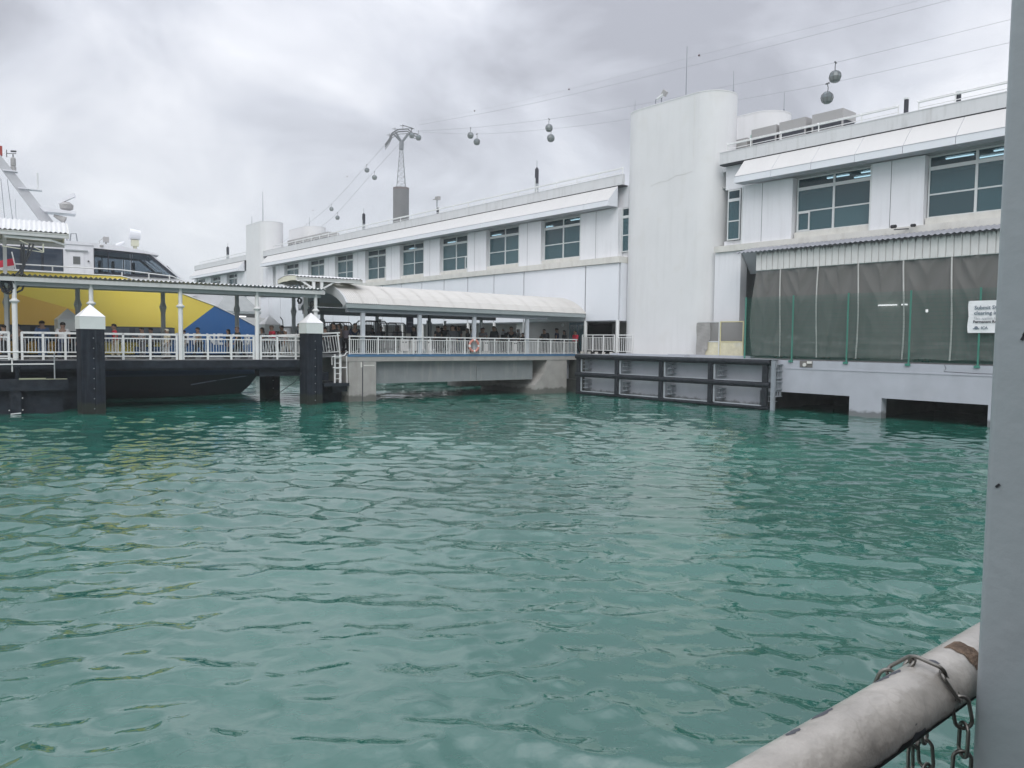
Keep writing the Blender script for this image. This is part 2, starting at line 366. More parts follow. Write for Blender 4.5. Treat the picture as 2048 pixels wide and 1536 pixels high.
# backing walls, roof
for a, b in SEG:
    P('wall', MB().box(40.72, 40.95, a, b, 13.10, 14.6).box(40.72, 40.95, a, b, 9.0, 9.96), white)
P('roof', MB().box(40.96, 49.0, -6, 131.2, 14.3, 14.6).box(40.3, 49.0, 130.9, 131.2, 2.8, 14.29), parapet_m)
P('rear_wall', MB().box(49.0, 49.4, -6, 131.2, 2.8, 14.9), white)
for a, b in SEG: P('floor_slab', MB().box(40.955, 49.0, a, b, 9.0, 9.4), room_m); 
P('room_partition', MB().box(46.2, 46.4, -6, 131, 9.4, 13.3), mat('room_teal_grey', (0.20, 0.24, 0.25), 0.9))
P('ceiling', MB().box(40.955, 49.0, -6, 131, 13.3, 13.4), room_m)
# ceiling lights seen in the transoms
lm = MB().box(-.05, .05, -.65, .65, 0, .05).mesh('ceiling_tube', lamp_m)
for y in (14.0, 16.2, 20.6, 22.6, 37.0, 41.9, 43.9, 49.5, 56.4, 63.5, 70.6): inst('ceiling_tube', lm, T, at(42.5, y, 13.20)); inst('ceiling_tube', lm, T, at(43.5, y-1.1, 13.20))
# parapets
for i, (a, b) in enumerate(((-6, 29.0), (37.0, 101.8), (108.1, 130.9))):
    P('parapet', MB().box(40.15, 40.4, a, b, 14.60, 15.28).box(40.13, 40.42, a, b, 15.28, 15.32), parapet_m)
    P('shadow_joint', MB().box(40.2, 40.7, a, b, 14.53, 14.6), joint_m)
# awning panels, one sheet each
def awn_mesh(w, nm):
    mb = MB().prism([(0, 0), (0, .37), (.95, 1.44), (.97, 1.44), (.97, .02)], 'y', 0, w)
    # prism along y gives (u,w,v) = (x,y,z)
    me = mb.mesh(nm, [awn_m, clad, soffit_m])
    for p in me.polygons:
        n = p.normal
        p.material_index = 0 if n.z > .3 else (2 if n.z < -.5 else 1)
    return me
AWP = 2.42
am = awn_mesh(AWP-.025, 'awning_panel')
for a, b in ((-5.2, 27.27), (37.42, 101.2), (108.6, 131.3)):
    n = int((b-a)/AWP); st = b-n*AWP if b < 30 else a
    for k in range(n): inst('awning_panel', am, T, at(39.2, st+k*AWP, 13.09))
    P('awning_joint', MB().box(39.25, 40.15, st+.06, st+n*AWP-.09, 13.15, 13.42), joint_m)
    P('awning_trim', MB().box(39.185, 39.2, st, st+n*AWP-.03, 13.455, 13.475), soffit_m)
# pilasters between the windows
edges = []
def pil(a, b):
    mb = MB().box(40.2, 40.70, a, b, 9.62, 13.06)
    P('pilaster', mb, white)
    for s in ((a+b)/2+ (0.28 if b-a > 2.6 else 0),):
        P('panel_joint', MB().box(40.195, 40.2, s-.012, s+.012, 9.66, 13.04), joint_m)
    P('pilaster_edge', MB().box(40.17, 40.2, b-.07, b, 9.64, 13.05), frame_m)
pil(24.05, 27.35)
for k in range(8):
    pil(WIN[2+k]-2.7 if k else 37.35, WIN[2+k]-.0)
pil(94.9, 97.6)
for a in (-1.6, 5.45): pil(a+WL, a+WL+2.7)
pil(16.9, 19.6); pil(98.6, 101.9); pil(108, 111.6); pil(115.95, 118.65); pil(123, 125.7); pil(130.05, 131.1)
# windows
fm = MB()
for a, b, c, d in ((0, WL, 0, .07), (0, WL, 2.98, 3.06), (0, .07, .07, 2.98), (WL-.07, WL, .07, 2.98)): fm.box(0, .09, a, b, c, d)
fm.box(0, .10, WL/2-.06, WL/2+.06, .07, 2.98)
fm.box(-.02, .10, .07, WL-.07, 2.34, 2.52); fm.box(.01, .08, .07, WL-.07, 1.12, 1.19)
fme = fm.mesh('window', frame_m)
def pane(a, b, c, d, m): return MB().box(.04, .055, a, b, c, d).mesh('pane', m)
h = WL/2
pane_b = glassy('teal_glass_dark', (.30, .50, .56), (.05, .105, .125), .70); pane_c = glassy('teal_glass_light', (.45, .70, .76), (.11, .20, .225), .60)
PN = [pane(.07, h-.06, .07, 1.12, pane_m), pane(h+.06, WL-.07, .07, 1.12, pane_m), pane(.07, h-.06, 1.19, 2.34, pane_m), pane(h+.06, WL-.07, 1.19, 2.34, pane_m),
      pane(.07, h-.06, 2.52, 2.98, trans_m), pane(h+.06, WL-.07, 2.52, 2.98, trans_m)]
BL = MB()
for k in range(16): BL.box(0, .03, 0, 2.0, k*.052, k*.052+.035)
BL = BL.mesh('blind', mat('blind_cream', (.45, .46, .42), .8))
casm = MB()
for a, b, c, d in ((0, .07, 0, 1.05), (.68, .75, 0, 1.05), (.07, .68, 0, .07), (.07, .68, .98, 1.05)): casm.box(-.03, .06, a, b, c, d)
csm = casm.mesh('casement', frame_m)
for i, y in enumerate([-1.6, 5.45] + WIN):
    w = inst('window', fme, T, at(40.55, y, 9.98))
    for j_, p in enumerate(PN):
        o_ = inst('pane', p, w); k_ = random.random()
        if k_ > .45 and j_ < 4: o_.material_slots[0].link = 'OBJECT'; o_.material_slots[0].material = pane_b if k_ > .72 else pane_c
    if i % 3 == 1:
        inst('blind', BL, w, (.30, (.1, 2.25)[i % 2], 1.55))
    if y in (WIN[1], WIN[6], WIN[4]): inst('casement', csm, w, (0, WL-.80 if y == WIN[1] else .05, .07))
    P('window_sill', MB().box(40.35, 40.72, y, y+WL, 9.63, 9.98), ledge_m)
# narrow windows beside the towers
fs = MB()
for a, b, c, d in ((0, .9, 0, .07), (0, .9, 2.98, 3.06), (0, .07, .07, 2.98), (.83, .9, .07, 2.98)): fs.box(0, .09, a, b, c, d)
fs.box(0, .09, .07, .83, 2.34, 2.52).box(.01, .08, .07, .83, 1.12, 1.19)
fsm = fs.mesh('narrow_window', frame_m)
PS = [pane(.07, .83, .07, 1.12, pane_m), pane(.07, .83, 1.19, 2.34, pane_m), pane(.07, .83, 2.52, 2.98, trans_m)]
for y in (27.7, 36.42, 97.65):
    w = inst('narrow_window', fsm, T, at(40.55, y, 9.98))
    for p in PS: inst('pane', p, w)
# lower cladding box left of the tower
P('ledge', MB().box(39.65, 41.6, 36.75, 102, 9.17, 9.60), ledge_m)
sm = [36.8, 40.1, 47.03, 50.9, 54.6, 58.25, 61.95, 65.6, 69.3, 73.0, 76.7, 80.4, 84.1, 87.8, 91.5, 95.2, 98.9, 101.9]
for a, b in zip(sm[:-1], sm[1:]): P('cladding_panel', MB().box(39.8, 39.86, a+.05, b-.05, 5.18, 9.15), clad)
P('cladding_backing', MB().box(39.87, 40.5, 36.95, 102, 5.2, 9.16), joint_m)
P('return_panel', MB().box(39.95, 41.6, 36.76, 36.94, 5.15, 9.16), clad)
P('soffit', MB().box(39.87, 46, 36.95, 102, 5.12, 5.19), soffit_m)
P('ledge', MB().box(40.05, 40.715, -6, 27.6, 9.25, 9.62).box(40.1, 40.715, 27.61, 29.2, 9.25, 9.62), ledge_m)
# ground floor
gw = MB()
for a, b in ((36.5, 41.5), (46.6, 48.3), (52.4, 60), (64, 70), (72.5, 102)): P('ground_floor_wall', MB().box(44.2, 44.5, a, b, 2.79, 5.12), grd_m)

P('dark_opening', MB().box(46, 46.2, 36, 102, 2.79, 5.12), dark_m)
for a, b in ((48.4, 49.8), (50.9, 52.3), (60.2, 62), (70.3, 72.3)): P('shutter', MB().box(44.3, 44.36, a, b, 2.79, 4.6), mat('shutter_beige', (0.4, 0.37, 0.33)))
P('entrance_wall', MB().box(40.3, 40.5, 42.3, 48.5, 2.79, 5.12), grd_m)
dr = P('entrance_door', MB().box(40.3, 40.36, 40.5, 42.25, 2.79, 5.1), mat('door_frame_blue', (0.12, 0.2, 0.26), 0.3))
for a, b in ((40.58, 41.3), (41.4, 42.15)): part('door_glass', MB().box(40.28, 40.3, a, b, 2.9, 4.9), pane_m, dr)
P('wall_lamp', MB().cyl((40.3, 42.9, 4.9), (40.2, 42.9, 4.9), .12, 10), frame_m)
for y in (36.95, 40.1, 47.03, 50.9, 54.6, 58.25, 61.95, 65.6, 69.3, 73, 80.4, 87.8, 95.2): P('column', MB().cyl((39.9, y, 2.79), (39.9, y, 5.18), .13, 12), steel_w, smooth=True)
# ground floor right of the tower, behind the netting
P('wall_strip', MB().box(40.25, 40.9, 27.35, 29.2, 2.8, 9.24), white)
P('soffit_panel', MB().prism([(40.2, 9.2), (41.2, 7.9), (41.3, 7.9), (40.3, 9.2)], 'y', -6, 27.3), soffit_m)
P('back_wall', MB().box(45.5, 45.8, -6, 27.3, 2.79, 9.0), mat('hall_dark_wall', (0.22, 0.225, 0.22), 0.9))
P('hall_floor', MB().box(41.3, 45.5, -6, 27.3, 2.802, 2.81), mat('hall_floor', (0.12, 0.12, 0.12)))
P('hall_pillar', MB().box(42.6, 43.2, 18.1, 20.4, 2.81, 9.0), mat('hall_pillar', (0.30, 0.30, 0.28)))
P('hall_pillar', MB().box(42.6, 43.2, 10.1, 12.4, 2.81, 9.0), mat('hall_pillar', (0.30, 0.30, 0.28)))
P('hall_rail', MB().box(41.5, 41.56, 12, 26.5, 3.72, 3.78), frame_m)
for a, b in ((19.0, 20.0), (18.45, 18.75)): P('hall_light', MB().box(42.40, 42.48, a, b, 5.80, 5.88), lamp_m)
P('hall_light', MB().box(42.40, 42.48, 17.4, 17.5, 5.4, 5.55), lamp_m)

# ------------------------------------------------------------------ stair towers
def stadium(x0, ya, yb, R, n=14):
    pts = []
    for i in range(n+1):
        t = -PI/2 - PI*i/n if False else None
    c = x0+R; p = []
    for i in range(n+1):
        t = PI*i/n   # end near ya (lower y)
        p.append((c + R*math.cos(PI-t), ya - R*math.sin(t)))
    for i in range(n+1):
        t = PI*i/n
        p.append((c + R*math.cos(t), yb + R*math.sin(t)))
    return p
def tower(x0, ya, yb, label, seam=True):
    t = thing('stair_tower', label, 'tower', (x0+1.62, (ya+yb)/2, 2.8), group='rounded white stair towers')
    o = part('shaft', MB().prism(stadium(x0, ya, yb, 1.62), 'z', 2.8, 19.3), tower_m, t)
    for p in o.data.polygons: p.use_smooth = abs(p.normal.z) < .5
    o.data.set_sharp_from_angle(angle=math.radians(48))
    part('top_slab', MB().prism(stadium(x0-.02, ya, yb, 1.64), 'z', 19.3, 19.36), tower_m, t)
    if seam:
        part('wall_joint', MB().box(x0-.008, x0, 0.5*(ya+yb)-2.3, 0.5*(ya+yb)-2.285, 15.3, 19.25), ledge_m, t)
    return t
t1 = tower(40.0, 30.8, 35.5, 'tall rounded white stair tower nearest the camera, right of the curved footbridge roof')
tower(46.3, 30.8, 35.5, 'rounded white tower half hidden behind the nearest stair tower and grey condensers', False)
t2 = tower(40.0, 102.7, 107.2, 'smaller rounded white stair tower at the far left end of the terminal')
tower(46.3, 102.7, 107.2, 'low rounded white tower top behind the far condenser units', False)
# weathered crack lines on the near tower
part('render_crack', MB().tube([(39.992, 34.3, 14.05), (39.992, 33.6, 14.2), (39.992, 32.9, 14.2), (39.992, 32.2, 14.42), (39.992, 31.5, 14.4), (39.992, 30.9, 14.5)], .005, 4), mat('crack_brown', (0.36, 0.34, 0.30)), t1)
# rods on towers
RODS = [('tall', 41.5, 32.75, 19.36, 23.1, .035, 'tallest lightning rod, rising from the nearest stair tower'),
        ('r', 41.8, 29.3, 19.36, 20.7, .022, 'thin lightning rod on the right edge of the nearest stair tower'),
        ('r', 40.4, 36.2, 19.36, 20.2, .02, 'short lightning rod on the left edge of the nearest stair tower'),
        ('r', 47.6, 29.3, 19.36, 20.6, .022, 'lightning rod on the tower behind the condensers'),
        ('r', 40.5, 102.6, 19.36, 23.4, .05, 'tall lightning rod on the far stair tower'),
        ('r', 40.5, 106.6, 19.36, 20.6, .035, 'short lightning rod on the left side of the far stair tower'),
        ('r', 47.6, 103.5, 19.36, 20.9, .035, 'short rod on the low tower behind the far condensers')]
for _, x, y, a, b, r, lb in RODS:
    single('lightning_rod', MB().cyl((x, y, a), (x, y, b), r, 5, r*.5).cyl((x, y, a), (x, y, a+.12), r*2.6, 6), rod_m, lb, 'lightning rod', 'lightning rods on the roofs')
# floodlights on the near tower
f = thing('floodlight', 'pair of small floodlights on the nearest stair tower top', 'floodlight', (40.3, 33.8, 19.36))
part('bracket', MB().tube([(40.3, 34.3, 19.36), (40.3, 34.3, 19.75), (40.25, 34.1, 19.85)], .03, 5).tube([(40.3, 33.8, 19.36), (40.3, 33.8, 19.9)], .04, 5), rod_m, f)
part('lamp_head', MB().cyl((40.15, 34.05, 19.7), (40.25, 33.6, 19.95), .09, 8), frame_m, f)
part('lamp_head', MB().bar((40.3, 33.65, 19.9), (40.3, 33.45, 20.15), .2, .36), hvac_m, f)
single('exit_sign', MB().box(46.2, 46.26, 30.1, 30.9, 17.55, 17.85), mat('exit_green', (0.25, 0.45, 0.38)), 'small pale green sign on the tower wall beside the condensers', 'sign')

# ------------------------------------------------------------------ condensers
def cond(y0, y1, z1, label, g, x=43.0, w=1.5):
    t = thing('condenser_unit', label, 'air conditioner', (x+w/2, (y0+y1)/2, 14.62), group=g)
    part('top_hood', MB().box(x, x+w, y0, y1, z1-.56, z1), hvac_m, t)
    part('coil', MB().box(x+.04, x+w-.04, y0+.05, y1-.05, 15.0, z1-.56), hvacd_m, t)
    lo = MB()
    for i in range(7): lo.box(x, x+.04, y0+.1, y1-.1, 15.1+i*(z1-15.95)/7, 15.14+i*(z1-15.95)/7)
    part('louvres', lo, hvac_m, t, kind='stuff')
    for a in (y0, y1-.08): part('corner_frame', MB().box(x-.01, x+.07, a, a+.08, 14.9, z1-.56), hvac_m, t)
    part('base', MB().box(x, x+w, y0, y1, 14.62, 14.9), hvac_m, t)
g = 'grey rooftop condensers beside the nearest tower'
cond(22.7, 24.6, 17.2, 'grey rooftop condenser, rightmost of the row beside the nearest stair tower', g)
cond(25.0, 26.75, 17.2, 'grey rooftop condenser, middle of the three tall units beside the nearest tower', g)
cond(26.95, 28.7, 17.15, 'grey rooftop condenser, left of the three tall units beside the nearest tower', g)
cond(29.0, 30.6, 16.75, 'low grey condenser tucked against the right side of the nearest tower', g)
ord_ = ['nearest and rightmost', 'second from the right', 'third from the right', 'third from the left', 'second from the left', 'leftmost']
for k in range(6): cond(90.3+k*2.1, 92.2+k*2.1, 17.15, f'small grey rooftop condenser near the far tower, {ord_[k]} of six', 'row of small condensers near the far tower', x=44)

# ------------------------------------------------------------------ roof railings
def roof_rail(ys, label):
    t = thing('roof_railing', label, 'railing', (40.4, ys[0], 15.32), group='white pipe railings along the roof edge')
    part('top_rail', MB().cyl((40.4, ys[0], 15.77), (40.4, ys[-1], 15.77), .05, 6), steel_w, t)
    part('upper_rail', MB().cyl((40.52, ys[0], 15.88), (40.52, ys[-1], 15.88), .02, 5), steel_w, t)
    part('lower_rail', MB().cyl((40.4, ys[0], 15.5), (40.4, ys[-1], 15.5), .022, 5), steel_w, t)
    pm = MB().cyl((0, 0, 0), (0, 0, .45), .035, 6).cyl((0, 0, .45), (.12, .12, .56), .035, 6).mesh('post', steel_w)
    for y in ys: inst('post', pm, t, (0, y-ys[0], 0))
roof_rail([-5+2.3*k for k in range(10)]+[17.4], 'white pipe railing on the roof edge at the far right, beyond the dark stub')
roof_rail([18.4, 20.3, 22.7, 25, 27, 28.6], 'white pipe railing on the roof edge in front of the nearest condensers')
roof_rail([37.2+2.28*k for k in range(28)], 'long white pipe railing along the roof edge between the two towers')
roof_rail([108.5+2.28*k for k in range(10)], 'far white pipe railing on the roof edge left of the small tower')
for x, y, b, r, lb in ((40.9, 46.9, 18.05, .16, 'dark spiked rooftop mast right of centre, nearest of the three spiked masts'), (40.9, 75.3, 17.8, .17, 'dark spiked rooftop mast left of the cable car pylon'), (40.9, 117.4, 17.9, .2, 'dark spiked rooftop mast at the far left end of the terminal')):
    t = thing('spiked_mast', lb, 'mast', (x, y, 14.6), group='dark spiked masts on the terminal roof')
    h = b-15.5
    part('sleeve', MB().cyl((x, y, 14.6), (x, y, 15.5+h*.28), r*.95, 8), steel_m, t)
    part('dark_head', MB().cyl((x, y, 15.5+h*.28), (x, y, 15.5+h*.72), r, 8).cyl((x, y, 15.5+h*.72), (x, y, 15.5+h*.8), r, 8, .02), hvacd_m, t)
    part('pale_strip', MB().box(x-r-.02, x-r, y-.05, y+.05, 14.9, 15.5+h*.45), frame_m, t)
    part('spike', MB().cyl((x, y, 15.5+h*.8), (x, y, b), .02, 5), rod_m, t)
for x, y, a, b, lb in ((40.6, 18.1, 15.32, 16.1, 'dark capped stub post on the roof edge at the gap in the railing'), (40.6, 15.64, 15.32, 15.85, 'short dark box with a spike on the roof edge at the far right'), (41, 61.1, 14.6, 16.1, 'short dark box post on the roof edge beside the camera pole')):
    t = thing('vent_post', lb, 'vent', (x, y, a), group='dark vent posts on the roof edge')
    part('stub', MB().cyl((x, y, a), (x, y, b), .11, 8), hvacd_m, t); part('cap', MB().cyl((x, y, b), (x, y, b+.08), .13, 8), frame_m, t)
t = thing('camera_pole', 'grey pole with a small camera on the roof edge right of the pylon', 'camera', (41, 61.28, 14.6))
part('pole', MB().cyl((41, 61.28, 14.6), (41, 61.28, 17.0), .05, 6), rod_m, t)
part('camera_head', MB().box(40.85, 41.15, 60.9, 61.4, 16.85, 17.15).cyl((41, 61.4, 16.98), (41, 61.9, 16.98), .05, 6), hvac_m, t)
t = thing('wall_camera', 'two small dark cameras on the ledge above the corrugated shed roof', 'camera', (40.0, 17.8, 9.4))
part('arm', MB().cyl((40.04, 17.5, 9.5), (39.55, 18.0, 9.45), .03, 6), hvacd_m, t)
part('lens_housing', MB().cyl((39.6, 18.15, 9.62), (39.5, 17.9, 9.6), .09, 8), blk_m, t)
part('lens_housing', MB().cyl((39.9, 17.3, 9.62), (39.8, 17.1, 9.6), .08, 8), blk_m, t)

# ------------------------------------------------------------------ netted shed on the right
S_ = thing('netted_shed', 'lean-to with a corrugated roof and grey netting hung behind the green fence', 'shed', (38.6, 18, 2.8))
def corr(x0, z0, x1, z1, y0, y1, pitch, amp, n=2):
    k = int((y1-y0)/pitch*4); rows = []
    for i in range(k+1):
        y = y0+(y1-y0)*i/k; d = amp*(0, 1, 0, -1)[i % 4] if amp else 0
        rows.append([(x0+(x1-x0)*j/n, y, z0+(z1-z0)*j/n+d) for j in range(n+1)])
    return MB().grid(rows)
for k in range(17):
    y1 = 26.35-k*1.9
    part('roof_sheet', corr(38.25, 8.84+.004*(k % 2), 39.95, 9.26+.004*(k % 2), y1-1.94, y1, .26, .035), cordk_m, S_)
m = cor_m.copy(); m.name = 'fascia_sheet'; MATS['fascia'] = m
tt = m.node_tree; l = tt.links; b = tt.nodes['Principled BSDF']
g_ = tt.nodes.new('ShaderNodeNewGeometry'); s_ = tt.nodes.new('ShaderNodeSeparateXYZ'); l.new(g_.outputs['Position'], s_.inputs[0])
mp = tt.nodes.new('ShaderNodeMapping'); mp.inputs['Scale'].default_value = (6, 6, 0.9); l.new(g_.outputs['Position'], mp.inputs[0])
qn = tt.nodes.new('ShaderNodeTexNoise'); qn.inputs['Scale'].default_value = 1.3; qn.inputs['Detail'].default_value = 6; l.new(mp.outputs[0], qn.inputs['Vector'])
mr = tt.nodes.new('ShaderNodeMapRange'); l.new(s_.outputs[2], mr.inputs[0]); mr.inputs[1].default_value = 8.35; mr.inputs[2].default_value = 8.85; mr.inputs[3].default_value = -.30; mr.inputs[4].default_value = .50
ad = tt.nodes.new('ShaderNodeMath'); ad.operation = 'ADD'; l.new(qn.outputs[0], ad.inputs[0]); l.new(mr.outputs[0], ad.inputs[1])
m2 = tt.nodes.new('ShaderNodeMapRange'); l.new(ad.outputs[0], m2.inputs[0]); m2.inputs[1].default_value = .68; m2.inputs[2].default_value = .95; m2.inputs[4].default_value = .85
mi = tt.nodes.new('ShaderNodeMix'); mi.data_type = 'RGBA'; l.new(m2.outputs[0], mi.inputs[0])
old = b.inputs['Base Color'].links[0].from_socket; l.new(old, mi.inputs[6]); mi.inputs[7].default_value = (.05, .05, .055, 1); l.new(mi.outputs[2], b.inputs['Base Color'])
fp = MB().prism([(0, .01), (0, .30), (.05, .305), (.05, .345), (.07, .345), (.07, .0), (.02, .0)], 'z', 7.8, 8.80)
fpm = fp.mesh('fascia_strip', m)
for k in range(60): inst('fascia_strip', fpm, S_, (0, 25.25-18-(k+1)*.348, -2.8))
part('fascia_bracing', MB().box(38.66, 38.75, 4.5, 25.2, 7.78, 7.9).box(38.66, 38.75, 4.5, 25.2, 8.6, 8.7), frame_m, S_)
# netting
net = bpy.data.materials.new('grey_netting'); net.use_nodes = True; t_ = net.node_tree; b = t_.nodes['Principled BSDF']; b.inputs['Roughness'].default_value = .9
b.inputs['Base Color'].default_value = (.25, .245, .235, 1)
tr = t_.nodes.new('ShaderNodeBsdfTransparent'); mi = t_.nodes.new('ShaderNodeMixShader'); mi.inputs[0].default_value = .64
t_.links.new(tr.outputs[0], mi.inputs[1]); t_.links.new(b.outputs[0], mi.inputs[2]); t_.links.new(mi.outputs[0], t_.nodes['Material Output'].inputs[0])
ST = [25.25, 23.67, 21.46, 19.29, 17.05, 14.86, 12.7, 10.5, 8.3, 6.1]
def netp(y1, y0, first, sd):
    r = random.Random(sd); rows = []; nz, ny = 48, 40
    f1 = r.uniform(1.5, 3); p1 = r.uniform(0, 6); f2 = r.uniform(3, 6)
    for i in range(nz+1):
        v = i/nz; z = 7.82-4.85*v; row = []
        for j in range(ny+1):
            u = j/ny; ya = y1 + (.38*math.sin(v*2.6) - .05 if first else 0); yy = ya+(y0-ya)*u
            wob = .05*math.sin(f1*u*6+v*5+p1)*(.3+v)+.07*abs(math.sin(f2*(u*2-v*2.2*(1 if u < .5 else -1))+p1))*(1.1-v)+.03*math.sin(9*u+11*v*r.choice((1,)))
            e = min(1, 6*min(u, 1-u)); low = .07*abs(math.sin(v*26+u*2.5*math.sin(p1)+p1))*max(0, v-.6)*2.0
            row.append((38.66+.06*math.sin(v*3)+wob*e+low, yy, z+.03*math.sin(u*PI)*v))
        rows.append(row)
    return MB().grid(rows)
for i in range(9):
    part('netting_panel', netp(ST[i], ST[i+1], i == 0, i), net, S_, smooth=True)
for i in range(1, 10):
    y = ST[i]; r = random.Random(i+40); a = r.uniform(.03, .1); p = r.uniform(0, 3)
    pts = [(38.60+.05*math.sin(k/14*3), y+a*math.sin(k/14*4+p)-a*math.sin(p), 7.8-4.85*k/14) for k in range(15)]
    sm_ = MB()
    for k in range(14):
        A, B = pts[k], pts[k+1]; sm_.add([(A[0], A[1]-.035, A[2]), (A[0], A[1]+.035, A[2]), (B[0], B[1]+.035, B[2]), (B[0], B[1]-.035, B[2]), (A[0]+.01, A[1]-.035, A[2]), (A[0]+.01, A[1]+.035, A[2]), (B[0]+.01, B[1]+.035, B[2]), (B[0]+.01, B[1]-.035, B[2])],
                                      [(0, 1, 2, 3), (7, 6, 5, 4), (0, 3, 7, 4), (1, 5, 6, 2)])
    part('seam_tape', sm_, mat('seam_tape', (0.55, 0.54, 0.52), 0.7), S_)
# gate with stained yellow base
G = thing('netted_gate', 'pale framed gate with stained yellow lower panels at the foot of the tower', 'gate', (39.4, 28, 2.8))
yf = mat('gate_frame_yellow', (0.66, 0.60, 0.36), .6, var=.12)
for a, b in ((26.44, 28.08), (28.12, 29.78)):
    fr = MB()
    for y in (a, b-.06): fr.box(39.38, 39.44, y, y+.06, 2.81, 4.98)
    for z in (2.81, 3.72, 4.92): fr.box(39.38, 39.44, a+.06, b-.06, z, z+.06)
    p = part('gate_frame', fr, yf if a < 28 else frame_m, G)
    part('lower_panel', MB().box(39.40, 39.42, a+.06, b-.06, 2.87, 3.72), yel_m, p)
    part('mesh_infill', MB().box(39.405, 39.415, a+.06, b-.06, 3.78, 4.92), net, p)
gt = mat('grey_tarp', (0.33, 0.32, 0.31), .8, var=.1)
part('tarpaulin', MB().grid([[(39.33-.03*math.sin(j*1.3+i), 29.78-j*.17-(i*.006 if j > 4 else 0), 4.9-i*.2) for j in range(7 - min(3, i//3))] + [(39.35, 29.78-(7-min(3, i//3))*.17, 4.9-i*.2)]*(min(3, i//3)) for i in range(11)]), gt, G)

# green mesh fence
FN = thing('green_fence', 'green mesh fence standing on the seawall in front of the netting', 'fence', (38.5, 18, 2.77))
fy = [25.70, 22.74, 19.66, 16.56, 13.52, 10.4, 7.3]
for y in fy:
    p = part('post', MB().cyl((38.45, y, 2.72), (38.45, y, 6.3), .046, 8), green_m, FN)
    part('foot_plate', MB().box(38.33, 38.55, y-.12, y+.12, 2.66, 2.77), green_m, p)
for a, b in zip(fy[:-1], fy[1:]):
    wm = MB(); y = b+.05; L_ = a-b
    while y < a-.04: wm.box(38.478, 38.484, y, y+.009, 2.86, 6.25); y += .052
    z = 2.86
    while z < 6.27: wm.box(38.470, 38.476, b+.05, a-.05, z, z+.006); z += .2
    part('wire_mesh', wm, gwire_m, FN, kind='stuff')

# banner
B = thing('banner', 'white notice banner with grey lettering tied to the green fence', 'banner', (38.38, 13, 5))
part('sheet', MB().grid([[(38.38+.01*math.sin(j*1.7+i), 13.98-j*.25+.02*math.sin(i), 5.70-i*.145) for j in range(9)] for i in range(11)]), mat('banner_vinyl', (.80, .81, .82), .4, var=.02), B)
TM = Matrix(((0, 0, -1, 0), (-1, 0, 0, 0), (0, 1, 0, 0), (0, 0, 0, 1)))
def text(body, size, parent, loc, mm, m, name='lettering', bold=0.0, ext=.004, sx=1.0):
    c = bpy.data.curves.new(name, 'FONT'); c.body = body; c.size = size; c.extrude = ext; c.offset = bold; c.materials.append(m); c.resolution_u = 2
    o = bpy.data.objects.new(name, c); COL.objects.link(o); o.parent = parent
    q = mm.copy(); q.translation = Vector(loc); o.matrix_local = q @ Matrix.Diagonal((sx, 1, 1, 1)); return o
ink = mat('ink_grey', (.16, .20, .24), .6); ink2 = mat('ink_pale', (.42, .44, .46), .6); inkd = mat('ink_dark', (.05, .05, .06), .6)
def bt(s, size, y, z, m, bo=.004): text(s, size, B, (38.345-38.38, y-13, z-5), TM, m, bold=bo)
bt('Submit SG', .235, 13.72, 5.31, ink); bt('clearing im', .235, 13.73, 5.07, ink)
bt('This applies to', .165, 13.74, 4.86, ink2, 0); bt('Permanent Res', .165, 13.75, 4.70, inkd)
bt('ICA', .17, 13.42, 4.42, ink)
part('crest', MB().cyl((38.365, 13.62, 4.48), (38.35, 13.62, 4.48), .075, 10).box(38.35, 38.365, 13.49, 13.75, 4.42, 4.46), ink, B)
for y, z in ((13.95, 5.68), (13.95, 4.28), (13.95, 5.0)): part('cable_tie', MB().cyl((38.36, y, z), (38.46, y+.03, z), .012, 5), blk_m, B)

# ------------------------------------------------------------------ fender frame
Fd = thing('fender_frame', 'black tubular boat fender grid mounted along the grey seawall', 'fender', (37.9, 31, 0))
for z, r in ((2.62, .17), (1.38, .165)):
    part('fender_tube', MB().cyl((37.72, 23.55, z), (37.72, 38.75, z), r, 14), rub_m, Fd, smooth=False)
part('fender_tube', MB().cyl((37.75, 23.6, .10), (37.75, 38.7, .10), .11, 12), rub_m, Fd)
VY = [23.85, 27.45, 31.15, 34.88, 38.5]
for y in VY:
    part('vertical_fender', MB().box(37.62, 37.80, y-.15, y+.15, 1.5, 2.5), rub_m, Fd)
    part('vertical_fender', MB().box(37.62, 37.80, y-.15, y+.15, .2, 1.25), rub_m, Fd)
for i in range(4):
    a, b = VY[i]+.16, VY[i+1]-.16
    for z0, z1 in ((.23, 1.20), (1.56, 2.44)):
        part('steel_edge', MB().box(37.74, 37.80, b-.09, b, z0, z1), frame_m if False else mat('galv_edge', (.42, .46, .49), .45, var=.08), Fd)
        part('steel_edge', MB().box(37.72, 37.86, a, b-.1, z0-.03, z0+.02), mat('galv_edge', (.42, .46, .49)), Fd)
for y in VY[1:]+[24.1]:
    for z0 in (.45, 1.75):
        bk = MB()
        for dz in (0, .28, .55): bk.box(37.85, 38.395, y-.62, y-.30, z0+dz, z0+dz+.04)
        for dy in (-.6, -.46, -.33): bk.box(38.0, 38.05, y+dy, y+dy+.03, z0, z0+.55)
        part('bracket', bk, fst_m, Fd)
part('top_plate', MB().box(37.70, 38.398, 23.5, 38.8, 2.788, 2.80), mat('galv_edge', (.42, .46, .49)), Fd)
part('end_channel', MB().box(37.70, 37.86, 23.28, 23.5, -.6, 2.74), fst_m, Fd)
eb = MB()
for z in (.75, 1.15, 1.55, 1.75, 2.15, 2.5): eb.box(37.87, 38.395, 23.2, 23.45, z, z+.045)
for x in (38.0, 38.2, 38.34): eb.box(x, x+.04, 23.25, 23.3, .75, 2.5)
part('end_bracket', eb, fst_m, Fd)
